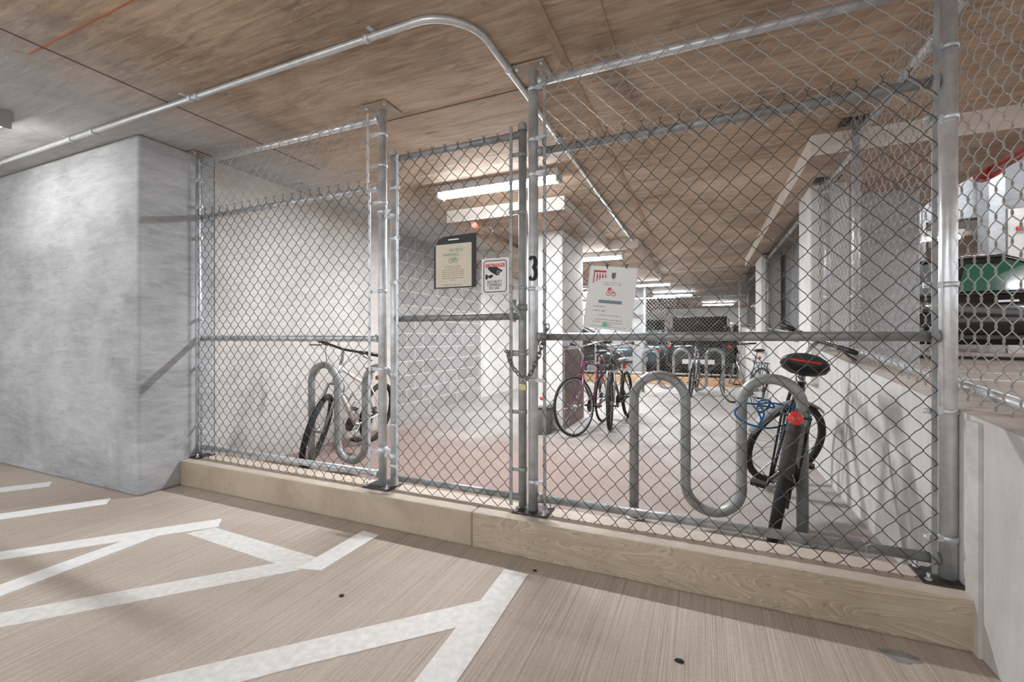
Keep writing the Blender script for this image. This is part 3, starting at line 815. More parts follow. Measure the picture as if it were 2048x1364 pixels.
# white caution sign
a = at(963,590,SY); b_ = at(1018,514,SY)
c1 = Vector(((a.x+b_.x)/2, SY, (a.z+b_.z)/2)); w1 = b_.x-a.x; h1 = b_.z-a.z
s2 = thing('caution_sign', 'small white caution sign with red header and security camera picture', 'sign', (c1.x,SY,a.z))
f1 = facing(c1)
MB().box((-w1/2,-h1/2,-.003),(w1/2,h1/2,0),f1).build('panel','paper',s2,bevel=.0015)
bw, bh = w1*.41, h1*.43
def rrect(mb, w, h, r, t, z):
    pts = []
    for cx_, cy_, a0 in ((w-r,h-r,0),(-w+r,h-r,90),(-w+r,-h+r,180),(w-r,-h+r,270)):
        for d in range(0,91,30): pts.append((cx_+r*math.cos(R_(a0+d)), cy_+r*math.sin(R_(a0+d)), z))
    return mb.tube(pts, t, 4, closed=True)
rrect(MB(), bw, bh, .016, .0022, .0005).xf(f1).build('border','ink',s2)
MB().box((-bw*.84,bh*.58,0),(bw*.84,bh*.82,.001),f1).build('header','sign_red',s2)
text_mesh('CAUTION', .027, 'heading', 'paper', f1@Matrix.Translation((0,bh*.70,.0016)), s2, sx=.85)
cam_i = MB().prism([(-.052,.050),(-.040,.064),(.010,.058),(.054,.032),(.036,.022),(.028,.006),(.012,.004),(-.030,.028)],2,0,.0012)
cam_i.prism([(-.066,.012),(-.052,.014),(-.050,-.018),(-.068,-.016)],2,0,.0012).prism([(-.05,.004),(-.02,.012),(-.012,.0),(-.03,-.012),(-.05,-.006)],2,0,.0012)
ci = cam_i.xf(Matrix.Diagonal((.9,.9,1,1))).xf(f1).build('camera_picture','ink',s2)
MB().torus((.022,.021,.0016),.009,.0018,(0,0,1),16,4).xf(f1).build('camera_lens','paper',s2)
for k, tx in enumerate(('SECURITY','CAMERAS','IN USE')):
    text_mesh(tx, .021, 'text_line', 'ink', f1@Matrix.Translation((-.004,-bh*(.36+.20*k),.0008)), s2)
MB().tube([at(975,514,SY-.002),at(972,500,SY),at(1010,505,SY)],.0012,4).build('tie_wire','wire',s2)
MB().tube([at(1010,585,SY-.003),at(1024,590,SY-.002),at(1032,596,SY+.01)],.0022,5).build('zip_tie','paper',s2)
# large white sheet
LY = MY-.014
P = [at(1167,655,LY), at(1261,662,LY), at(1276,536,LY), at(1181,533,LY)]
tiltL = math.atan2(P[3].x-P[0].x, P[3].z-P[0].z)
c2 = sum(P, Vector())/4
w2 = ((P[1]-P[0]).length+(P[2]-P[3]).length)/2; h2 = (P[3]-P[0]).length
s3 = thing('notice_sheet', 'large white paper notice in plastic wired to the right fence panel', 'sign', (c2.x,LY,P[0].z))
f2 = facing(c2, tiltL)
MB().box((-w2/2,-h2/2,-.0008),(w2/2,h2/2,0),f2).build('sheet','sheet',s3)
for e in (((-w2/2,-h2/2),(-w2/2,h2/2)),((-w2/2,h2/2),(w2/2,h2/2)),((w2/2,h2/2),(w2/2,-h2/2))):
    MB().tube([f2@Vector((e[0][0],e[0][1],0)), f2@Vector((e[1][0],e[1][1],0))],.0022,5).build('sleeve_edge','film',s3)
def T2(x, y, z=.0008): return f2@Matrix.Translation((x,y,z))
rd = MB()
rd.box((-w2/2+.022,h2/2-.085,0),(-w2/2+.027,h2/2-.022,.001)).box((-w2/2+.022,h2/2-.030,0),(-w2/2+.085,h2/2-.020,.001))
for k in range(4): rd.box((-w2/2+.038+.014*k,h2/2-.075+.008*k,0),(-w2/2+.043+.014*k,h2/2-.036,.001)); rd.box((-w2/2+.038+.014*k,h2/2-.055,0),(-w2/2+.048+.014*k,h2/2-.051,.001))
rd.xf(f2).build('red_handwriting','ink_red',s3)
MB().prism([(-.009,.016),(.009,.016),(.010,-.004),(0,-.018),(-.010,-.004)],2,0,.001).xf(T2(.005,h2/2-.045)).build('crest','ink_grey',s3)
for k,(yy,ww,mt_,hh) in enumerate(((-.082,.085,'ink_grey',.005),(-.092,.095,'ink_grey',.005),(-.205,.062,'ink_grey',.008),(-.226,.066,'ink_grey',.008),(-.248,.12,'ink_grey',.006),(-.270,.14,'ink',.0065),(-.283,.16,'ink_red',.0065),(-.295,.05,'ink_red',.006),(-.305,.18,'ink_blue',.0065))):
    scribble(s3,c2,tiltL,(-.05 if k in (2,3) else .005),h2/2+yy+.004,ww,hh,mt_,100+k)
MB().torus((-.012,0,.001),.010,.0013,(0,0,1),16,4).torus((.014,0,.001),.010,.0013,(0,0,1),16,4).tube([(-.012,0,.001),(-.002,.016,.001),(.010,.014,.001),(.014,0,.001)],.0014,4).xf(T2(0,h2/2-.135)).build('cyclist_emblem','ink_red',s3)
MB().prism([(-.014,.006),(-.010,.022),(.002,.026),(.006,.014)],2,0,.001).xf(T2(-.004,h2/2-.128)).build('cyclist_emblem','ink_red',s3)
MB().box((-.056,-.008,0),(.060,.008,.001),T2(.0,h2/2-.176)).build('blue_bar','ink_blue',s3)
MB().prism([(.012*math.cos(2*PI*k/12),.011*math.sin(2*PI*k/12)) for k in range(12)],2,0,.001).xf(T2(-.012,-h2/2+.022)).build('green_mark','ink_teal',s3)
for qx in (1214,1252):
    p = at(qx,534,LY-.003); MB().tube([p,p+Vector((.012,-.004,.012)),p+Vector((-.008,.012,.016)),p+Vector((.004,-.004,-.008))],.0025,5).build('tie_wire','steel_dark',s3)

# ------------------------------------------------------------------ lock chain and padlock
CYL = MY-.025
pts = [at(1094,655,CYL+.012), at(1087,680,CYL), at(1078,710,CYL-.01), at(1066,740,CYL-.02), at(1054,758,CYL-.022), at(1040,752,CYL-.015), at(1026,735,CYL-.008), at(1016,712,CYL), at(1014,703,CYL+.02), at(1030,704,CYL+.055), at(1052,706,CYL+.09), at(1072,690,CYL+.10), at(1090,668,CYL+.06)]
def chain_links(parent, pts, pitch, rad, wire, mat):
    segs = [(pts[i],pts[i+1]) for i in range(len(pts)-1)]
    d = 0; k = 0
    tot = sum((b-a).length for a,b in segs)
    while d < tot-pitch*.5:
        acc = 0
        for a,b in segs:
            L_ = (b-a).length
            if acc+L_ >= d: break
            acc += L_
        t_ = (b-a).normalized(); p = a + t_*(d-acc)
        q = Vector((1,0,0)).rotation_difference(t_).to_matrix()
        rot = q @ Matrix.Rotation(PI/4 + (k%2)*PI/2, 3, 'X')
        path = []
        for j in range(14):
            an = 2*PI*j/14; path.append(p + rot @ Vector((pitch*.80*math.cos(an), rad*math.sin(an), 0)))
        mb = MB().tube(path, wire, 5, closed=True); mb.build('link', mat, parent)
        d += pitch; k += 1
lc = thing('lock_chain', 'steel chain wrapped round the gate stile and number post', 'chain', pts[4])
chain_links(lc, pts, .026, .011, .0036, 'chain_steel')
pp = at(1046,764,CYL-.025)
pk = thing('padlock', 'brass padlock hanging from the lock chain on the gate', 'padlock', (pp.x,pp.y,pp.z-.045))
MB().box((pp.x-.020,pp.y-.010,pp.z-.044),(pp.x+.020,pp.y+.010,pp.z-.012)).build('body','brass',pk,bevel=.003)
MB().tube([(pp.x-.012,pp.y,pp.z-.014),(pp.x-.012,pp.y,pp.z+.006)]+[(pp.x-.012*math.cos(a_),pp.y,pp.z+.006+.012*math.sin(a_)) for a_ in [R_(d) for d in range(20,161,20)]]+[(pp.x+.012,pp.y,pp.z+.006),(pp.x+.012,pp.y,pp.z-.014)],.0032,8).build('shackle','chrome',pk)

# ------------------------------------------------------------------ side fence on the retaining wall
SX = WX+.035
grpS = 'posts of the side fence on the retaining wall'
def spost(y, label, mat='galv', z1=None, r=.024):
    z0 = wtop(y)+.003; t = thing('side_fence_post', label, 'post', (SX,y,z0), grpS)
    z1 = z1 or (2.47 if 3.84 < y < 9.3 else 2.62)
    MB().cyl((SX,y,z0),(SX,y,z1),r,16).build('pipe',mat,t)
    MB().box((SX-.09,y-.06,z1),(SX+.09,y+.06,z1+.008)).build('ceiling_plate','steel_dark',t)
    MB().lathe([(r,-.012),(r+.004,-.012),(r+.004,.012),(r,.012)],(SX,y,z1-.10),14).build('collar','galv',t)
    MB().lathe([(r,-.012),(r+.004,-.012),(r+.004,.012),(r,.012)],(SX,y,z0+.45),14).build('collar','galv',t)
    return t
spost(3.68,'side fence post nearest the corner post, standing on the retaining wall')
spost(4.43,'side fence post right in front of the nearest white wall column')
spost(8.0,'side fence post in front of the second white wall column')
spost(11.45,'last side fence post at the far end of the retaining wall')
def sf(s, d, z): return (SX-.030+d, s, z+wtop(s)-.84)
sfp = thing('side_fence', 'chain link side fence with top and bottom pipes on the retaining wall', 'fence panel', (SX,3,wtop(3)))
def rpath(y0,y1,h): return [(SX,y,wtop(y)+h) for y in ([y0]+[q for q in (1.9,5) if y0<q<y1]+[y1])]
MB().tube(rpath(.3,3.66,.085),.021,14).build('rail','galv',sfp)
MB().tube(rpath(3.70,11.4,.085),.019,12).build('rail','galv',sfp)
MB().cyl((SX,.3,2.50),(SX,3.66,2.50),.021,14).build('rail','galv',sfp)
MB().cyl((SX,3.70,2.42),(SX,4.41,2.42),.021,14).build('rail','galv',sfp)
MB().cyl((SX,4.45,2.41),(SX,11.4,2.41),.021,12).build('rail','galv',sfp)
chainlink(int(3.75/(W1/2)), .75, .885, 18, W1, .094, sf, depth=.0085, r=.0021, seg=12, k_=.6).build('chain_link_mesh','wire_light',sfp)
chainlink(int(7.0/(W1/2)), 4.48, .885, 15, W1, .094, sf, depth=.007, r=.0019, seg=4, sides=3).build('chain_link_mesh','wire',sfp)
MB().box((SX-.036,FY+.06,.90),(SX-.030,FY+.08,2.28)).build('tension_bar','galv_dull',sfp)

# far fence
FFY = 11.62
ffp = thing('far_fence', 'chain link fence closing the far end of the cage', 'fence panel', (-1.5,FFY,.19))
for z in (2.50,2.15,1.16,.27): MB().cyl((-3.85,FFY,z),(WX-.02,FFY,z),.021,10).build('rail','galv',ffp)
for x in (-2.6,-1.35,.80): MB().cyl((x,FFY,.19),(x,FFY,2.62),.027,12).build('fence_pole','galv',ffp)
chainlink(int(4.7/(W1/2)), -3.85, .22, 24, W1, .0945, lambda s,d,z:(s,FFY-.03+d,z), r=.0019, seg=4, sides=3).build('chain_link_mesh','wire_light',ffp)

# ------------------------------------------------------------------ wave racks
def wave_rack(xs, y, label, r=.030, top=.945, bot=.075):
    t = thing('bike_rack', label, 'bike rack', (xs[0],y,0), 'wave bike racks')
    p = [(xs[0],y,0.0)]; up = True
    for i in range(len(xs)-1):
        a, b = xs[i], xs[i+1]; rr = (b-a)/2; c = (a+b)/2
        if up:
            zc_ = top-r-rr; p.append((a,y,zc_))
            p += [(c-rr*math.cos(R_(d)),y,zc_+rr*math.sin(R_(d))) for d in range(10,180,10)] + [(b,y,zc_)]
        else:
            zc_ = bot+r+rr; p.append((a,y,zc_))
            p += [(c-rr*math.cos(R_(d)),y,zc_-rr*math.sin(R_(d))) for d in range(10,180,10)] + [(b,y,zc_)]
        up = not up
    p.append((xs[-1],y,0.0))
    MB().tube(p, r, 18).build('wave_pipe','galv_dull',t)
    for x in (xs[0],xs[-1]): MB().cyl((x,y,0),(x,y,.008),.065,18).build('flange','galv_dull',t)
    return t
wave_rack([-.404,-.096,.209,.514],2.92,'nearest wave bike rack behind the right fence panel')
wave_rack([-3.205,-2.90,-2.595,-2.29],2.92,'wave bike rack behind the left fence panel')
wave_rack([-1.17,-.86,-.55,-.24,.07,.38],9.8,'distant wave bike rack near the far fence')

# ------------------------------------------------------------------ bicycles
def bicycle(rear, front, lean, label, frame='frame_black', R=.335, steer=0, tyre=.022, bar='flat', seat_z=.92, sadd='black', band=None, fender=False,
            rack=False, basket=False, light=False, slope=.10, fork=None, rim='alloy', barz=1.02, seat_w=.075, far=False, crankang=30, ftube=.016, reflector=True):
    rear = Vector((*rear,0)); front = Vector((*front,0))
    d = (front-rear); yaw = math.atan2(d.y,d.x); mid = (rear+front)/2
    t = thing('bicycle', label, 'bicycle', mid, 'bicycles parked in the cage', (R_(lean),0,yaw))
    wb = 1.04; xr, xf = -wb/2, wb/2
    Lc = dict(local=True)
    def B(mb, name, mat, parent=t): return mb.build(name, mat, parent, local=True)
    BB = Vector((xr+.43,0,.28)); ST = Vector((xr+.26,0,seat_z-.16)); HT = Vector((xf-.19,0,barz-.16)); HB = Vector((xf-.145,0,barz-.30))
    RH = Vector((xr,0,R)); FH = Vector((xf,0,R))
    sn = 24 if far else 40
    # steering transform for everything that turns with the fork
    ax = (HT-HB).normalized()
    SM = Matrix.Translation(HB) @ Matrix.Rotation(R_(steer),4,ax) @ Matrix.Translation(-HB)
    def wheel(c, name, T_):
        q = B(MB().torus(c,R-.030,.010,(0,1,0),sn,6).xf(T_), name, rim)
        B(MB().torus(c,R-tyre,tyre,(0,1,0),sn,8).xf(T_), 'tyre', 'rubber', q)
        sp = MB()
        for k in range(14 if far else 28):
            a_ = 2*PI*k/(14 if far else 28); e = Vector((math.cos(a_),0,math.sin(a_)))
            h = Vector((math.cos(a_+.5*(1 if k%2 else -1)),0,math.sin(a_+.5*(1 if k%2 else -1))))*.02
            sp.tube([c+h+Vector((0,.028*(1 if k%4<2 else -1),0)), c+e*(R-.035)], .0013, 3, caps=False)
        B(sp.xf(T_), 'spokes', 'chrome', q)
        B(MB().cyl(c+Vector((0,-.05,0)),c+Vector((0,.05,0)),.012,10).cyl(c+Vector((0,-.03,0)),c+Vector((0,.03,0)),.020,10).xf(T_), 'hub', 'alloy', q)
        return q
    I4 = Matrix()
    rw = wheel(RH,'rear_wheel',I4); wheel(FH,'front_wheel',SM)
    cas = MB()
    for k,rr in enumerate((.05,.043,.037,.031,.026)): cas.cyl((RH.x,-.030-.005*k,RH.z),(RH.x,-.033-.005*k,RH.z),rr,18)
    B(cas,'cassette','steel_dark',rw)
    fr = MB().tube([BB,ST],ftube,10).tube([BB,HB],ftube*1.15,10).tube([ST-Vector((0,0,slope*.3)),HT-Vector((0,0,.02))],ftube*.95,10).tube([HB-(HT-HB).normalized()*.01,HT],ftube*1.25,10)
    for s_ in (-1,1):
        fr.tube([BB+Vector((-.03,.03*s_,0)),RH+Vector((0,.058*s_,0))],[.010,.008],8)
        fr.tube([ST+Vector((-.005,.018*s_,-.05)),RH+Vector((0,.058*s_,0))],.008,8)
    B(fr,'frame',frame)
    fk = MB()
    CR = HB + (HB-HT).normalized()*.03
    fk.tube([HB,CR],.014,8)
    for s_ in (-1,1):
        fk.tube([CR+Vector((0,.0,0)),CR+Vector((.0,.045*s_,-.01)),CR+Vector((.03,.052*s_,-.15)),FH+Vector((0,.052*s_,0))],[.012,.014,.013,.009],8)
    B(fk.xf(SM),'fork',fork or frame)
    BC = HT + ax*.0 + Vector((.045,0,.13)); BC.z = barz
    st = MB().tube([HT,HT+ax*.06,BC],.014,8)
    B(st.xf(SM),'stem','alloy')
    hb = MB()
    if bar == 'flat':
        hb.tube([BC+Vector((-.05,-.30,.02)),BC+Vector((-.02,-.16,.012)),BC,BC+Vector((-.02,.16,.012)),BC+Vector((-.05,.30,.02))],.0115,10)
    elif bar == 'cruiser':
        hb.tube([BC+Vector((-.22,-.27,.04)),BC+Vector((-.10,-.26,.05)),BC+Vector((.01,-.15,.02)),BC,BC+Vector((.01,.15,.02)),BC+Vector((-.10,.26,.05)),BC+Vector((-.22,.27,.04))],.011,10)
    else:
        for s_ in (-1,1):
            hb.tube([BC,BC+Vector((0,.18*s_,0)),BC+Vector((.08,.20*s_,-.01)),BC+Vector((.10,.205*s_,-.06)),BC+Vector((.06,.21*s_,-.12)),BC+Vector((-.03,.21*s_,-.13))],.0115,8)
    hbo = B(hb.xf(SM),'handlebar','alloy' if bar != 'flat' else 'black')
    for s_ in (-1,1):
        if bar == 'flat': a_, b_ = BC+Vector((-.032,.19*s_,.015)), BC+Vector((-.052,.315*s_,.021))
        elif bar == 'cruiser': a_, b_ = BC+Vector((-.13,.262*s_,.047)), BC+Vector((-.24,.272*s_,.038))
        else: a_, b_ = BC+Vector((.03,.21*s_,-.128)), BC+Vector((-.03,.21*s_,-.13))
        B(MB().cyl(a_,b_,.017,10).xf(SM),'grip','black',hbo)
        B(MB().tube([a_+Vector((.02,-.01*s_,-.005)),a_+Vector((.055,.0,-.025)),a_+Vector((.06,.09*s_,-.045))],.006,6).cbox(a_+Vector((.015,-.03*s_,-.005)),(.035,.03,.03)).xf(SM),'brake_lever','steel_dark',hbo)
    # cables
    cb = MB()
    for s_,o_ in ((-1,.0),(1,.012)):
        p0 = SM @ (BC+Vector((.03,.15*s_,0))); p3 = HB+Vector((-.02,.01*s_,.03)); p1 = SM @ (BC+Vector((.14,.10*s_,-.05))); p2 = HB+Vector((.10,.03*s_,.06))
        cb.tube([p0*(1-u)**3+p1*3*u*(1-u)**2+p2*3*u*u*(1-u)+p3*u**3 for u in [k/10 for k in range(11)]],.0028,5)
    B(cb,'brake_cable','black')
    # saddle
    SC = ST + (ST-BB).normalized()*.12; SC.z = seat_z-.03
    B(MB().tube([ST-(ST-BB).normalized()*.02,SC],.0135,10).cyl(ST-(ST-BB).normalized()*.02,ST+(ST-BB).normalized()*.012,.020,10),'seat_post','alloy')
    secs = []
    for u,wd,hh,zz in ((-.135,.70,.030,.012),(-.12,.95,.045,.012),(-.08,1.0,.055,.010),(-.03,.80,.045,.004),(.03,.42,.036,.000),(.09,.28,.030,.0),(.13,.20,.022,-.002),(.142,.08,.012,-.006)):
        wv = wd*seat_w; hh *= (2.7 if band else 1)
        secs.append([Vector((SC.x+u+.01, wv*math.cos(2*PI*k/12), SC.z+.03+zz-hh/2+hh*.5*math.sin(2*PI*k/12)*(1 if math.sin(2*PI*k/12)>0 else .8))) for k in range(12)])
    sd = B(MB().loft(secs),'saddle',sadd)
    if band:
        bn = []
        for k in range(13):
            a_ = R_(115+130*k/12); bn.append(Vector((SC.x-.062+.072*math.cos(a_), (seat_w-.002)*math.sin(a_)*1.0, SC.z-.004)))
        B(MB().tube(bn,.0075,6),'stripe',band,sd)
    B(MB().tube([SC+Vector((-.10,.022,.005)),SC+Vector((-.03,.022,-.012)),SC+Vector((.05,.02,-.01)),SC+Vector((.11,.01,.005))],.0035,6).tube([SC+Vector((-.10,-.022,.005)),SC+Vector((-.03,-.022,-.012)),SC+Vector((.05,-.02,-.01)),SC+Vector((.11,-.01,.005))],.0035,6),'saddle_rail','chrome',sd)
    # cranks
    ca = R_(crankang); cdir = Vector((math.cos(ca),0,math.sin(ca)))
    ck = MB().cyl(BB+Vector((0,-.055,0)),BB+Vector((0,.055,0)),.018,10)
    for s_ in (-1,1):
        e = BB+cdir*.17*s_+Vector((0,.075*s_,0)); ck.tube([BB+Vector((0,.055*s_,0)),e],.010,6)
    co = B(ck,'crank','alloy' if frame != 'frame_black' else 'steel_dark')
    chainring = MB().cyl(BB+Vector((0,-.044,0)),BB+Vector((0,-.048,0)),.088,24)
    B(chainring,'chainring','steel_dark',co)
    for s_ in (-1,1):
        e = BB+cdir*.17*s_+Vector((0,.12*s_,0)); B(MB().cbox(e,(.09,.085,.022)),'pedal','black',co)
    cn = MB().tube([(RH.x-.02,-.043,RH.z+.043),(BB.x,-.046,BB.z+.088),(BB.x+.06,-.046,BB.z+.06),(BB.x+.088,-.046,BB.z),(BB.x+.06,-.046,BB.z-.06),(BB.x,-.046,BB.z-.088),(RH.x+.03,-.043,RH.z-.12),(RH.x,-.043,RH.z-.10),(RH.x-.035,-.043,RH.z)],.0045,5,closed=True)
    B(cn,'chain','steel_dark')
    B(MB().cbox((RH.x+.02,-.043,RH.z-.09),(.03,.015,.10)).cyl((RH.x+.03,-.05,RH.z-.125),(RH.x+.03,-.036,RH.z-.125),.020,10).cyl((RH.x+.01,-.05,RH.z-.06),(RH.x+.01,-.036,RH.z-.06),.020,10),'derailleur','steel_dark')
    if fender:
        mb = MB(); secs = []
        for k in range(10):
            a_ = R_(66+ 95*k/9); c = RH+Vector((math.cos(a_),0,math.sin(a_)))*(R+.022)
            n_ = Vector((math.cos(a_),0,math.sin(a_)))
            secs.append([c+Vector((0,-.034,0))-n_*.018,c+Vector((0,-.024,0)),c+Vector((0,.024,0)),c+Vector((0,.034,0))-n_*.018,c+Vector((0,.022,0))-n_*.004,c+Vector((0,-.022,0))-n_*.004])
        B(mb.loft(secs),'mudguard','tyre_wall')
    if fender == 'both':
        secs = []
        for k in range(12):
            a_ = R_(60+112*k/11); n_ = Vector((math.cos(a_),0,math.sin(a_))); c = FH+n_*(R+.020)
            secs.append([c+Vector((0,-.034,0))-n_*.018,c+Vector((0,-.024,0)),c+Vector((0,.024,0)),c+Vector((0,.034,0))-n_*.018,c+Vector((0,.022,0))-n_*.004,c+Vector((0,-.022,0))-n_*.004])
        B(MB().loft(secs).xf(SM),'mudguard','grey_guard')
        B(MB().tube([RH+Vector((.0,.065,0)),RH+Vector((-.33,.03,.14)),RH+Vector((-.33,-.03,.14)),RH+Vector((.0,-.065,0))],.004,5),'mudguard_stay','chrome')
    if rack:
        rz = 2*R+.07; mb = MB()
        mb.tube([(ST.x-.03,.05,rz),(RH.x-.22,.065,rz),(RH.x-.25,.0,rz),(RH.x-.22,-.065,rz),(ST.x-.03,-.05,rz)],.006,6)
        mb.tube([(ST.x-.06,.0,rz),(RH.x-.24,0,rz)],.005,6)
        for s_ in (-1,1):
            mb.tube([(RH.x,.065*s_,RH.z),(RH.x-.10,.065*s_,rz)],.006,6).tube([(RH.x,.065*s_,RH.z),(RH.x-.0,.062*s_,rz)],.005,6).tube([(RH.x,.065*s_,RH.z),(RH.x-.20,.065*s_,rz)],.005,6)
        B(mb,'luggage_rack','black' if frame != 'frame_silver' else 'alloy')
    if basket:
        rz = 2*R+.09; mb = MB()
        for z in (rz,rz+.10,rz+.20): mb.tube([(RH.x-.22,-.13,z),(RH.x+.14,-.13,z),(RH.x+.14,.13,z),(RH.x-.22,.13,z)],.004,5,closed=True)
        for k in range(6):
            x_ = RH.x-.22+.072*k
            mb.tube([(x_,-.13,rz+.2),(x_,-.13,rz),(x_,.13,rz),(x_,.13,rz+.2)],.003,4)
        B(mb,'basket','black')
    if light:
        c = Vector((RH.x-.23,0,2*R+.06)) if rack else SC+Vector((-.09,0,-.09))
        B(MB().lathe([(.001,0),(.030,.002),(.036,.012),(.030,.026),(.001,.032)],c,18,(-1,0,.1)),'tail_light','red_glow')
    elif reflector:
        B(MB().lathe([(.001,0),(.024,.002),(.024,.012),(.001,.014)],SC+Vector((-.09,0,-.10)),14,(-1,0,0)),'reflector','red')
    return t
bicycle((.355,2.865),(.54,3.93),9,'black mountain bike with black and red saddle leaning on the nearest rack','frame_black',.345,steer=-44,tyre=.027,seat_z=1.065,band='red',fender='both',rack=True,light=True,barz=1.16,seat_w=.125,slope=.2,ftube=.025,crankang=200)
bicycle((-3.39,3.93),(-3.19,2.90),-10,'white mountain bike locked to the rack behind the left fence panel','frame_white',.335,steer=20,tyre=.026,seat_z=.86,barz=1.07,fork='alloy',slope=.2,crankang=-40,ftube=.018)
bicycle((-1.257,6.05),(-1.38,5.07),-2,'pink and purple road bike with large thin wheels beside the white cage column','frame_purple',.35,steer=-20,tyre=.015,bar='cruiser',seat_z=.98,barz=1.04,rack=True,crankang=10)
bicycle((-1.00,6.60),(-1.05,5.60),3,'black bike with curved silver handlebar, right beside the pink and purple one','frame_black',.335,steer=10,tyre=.024,bar='cruiser',seat_z=.86,barz=1.05,sadd='frame_silver',rim='steel_dark',fork='alloy',light=True)
bicycle((.80,7.78),(.46,8.72),4,'dark grey bike with rear basket leaning on the retaining wall','frame_grey',.35,steer=12,tyre=.018,bar='flat',seat_z=.97,barz=1.04,rack=True,basket=False,far=True)
bicycle((-.13,10.35),(-.22,9.32),-5,'small silver bike standing in the distant rack','frame_silver',.33,steer=0,tyre=.02,seat_z=.90,barz=1.0,far=True)

# blue cable lock on the near bike
random.seed(2)
bl = thing('cable_lock', 'blue cable lock looped round the near rack and the black mountain bike', 'cable lock', (.24,2.9,.5))
def smooth(P, n=8, closed=False):
    P = [Vector(p) for p in P]; out = []; m = len(P)
    for i in range(m if closed else m-1):
        p0,p1,p2,p3 = (P[(i-1)%m],P[i],P[(i+1)%m],P[(i+2)%m]) if closed else (P[max(i-1,0)],P[i],P[i+1],P[min(i+2,m-1)])
        for k in range(n):
            u = k/n; out.append(.5*((2*p1)+(p2-p0)*u+(2*p0-5*p1+4*p2-p3)*u*u+(3*p1-p0-3*p2+p3)*u**3))
    if not closed: out.append(P[-1])
    return out
MB().tube(smooth([at(1478,812,2.87),at(1470,828,2.86),at(1492,846,2.86),at(1530,856,2.90),at(1562,852,3.0),at(1590,838,3.05),at(1600,826,3.06),at(1575,812,3.05),at(1540,806,3.0),at(1510,808,2.98),at(1488,806,2.93)],8,True),.0055,8,closed=True).build('cable','blue',bl)
MB().tube(smooth([at(1515,812,2.98),at(1522,838,2.99),at(1518,850,2.98),at(1528,826,2.97),at(1516,806,2.99),at(1534,800,3.0),at(1548,815,3.02)],8,True),.0055,8,closed=True).build('cable_coil','blue',bl)
MB().cyl(at(1594,838,3.04),at(1604,845,3.04),.011,10).build('lock_barrel','blue',bl)
# chain and cable on the white bike
wl = thing('cable_lock', 'grey coiled cable and silver chain lock on the white bicycle', 'cable lock', (-2.92,3.05,.6))
MB().torus(at(682,772,3.05),.055,.006,(.3,1,.1),24,6).torus(at(680,757,3.0),.06,.006,(.6,1,.0),24,6,.4,4.6).build('cable','galv_dull',wl)
chain_links(wl,[at(684,782,3.1),at(698,800,3.12),at(706,784,3.14),at(712,800,3.14),at(702,815,3.14),at(710,832,3.16),at(712,846,3.18)],.022,.009,.003,'chrome')

# bin in front of the cage column
bn = thing('waste_bin', 'grey waste bin with rubbish on top in front of the white column', 'bin', (-1.79,5.06,0))
MB().lathe([(.001,.0),(.115,.0),(.118,.01),(.150,.34),(.145,.345),(.14,.335),(.112,.02),(.001,.02)],(-1.79,5.06,0),28).build('bin_body','bucket',bn)
MB().lathe([(.150,.325),(.158,.325),(.160,.375),(.152,.38),(.150,.33)],(-1.79,5.06,0),28).build('rim','galv',bn)
tag(MB().ball((-1.78,5.02,.37),.10,(1.1,1,.5),14,8).build('rubbish_bag','fixture'),'white crumpled bag lying in the waste bin','bag')
tag(MB().ball((-1.75,4.99,.43),.035,(1.2,1,.6),10,6).build('drink_carton','red'),'small red carton on the bag in the waste bin','carton')

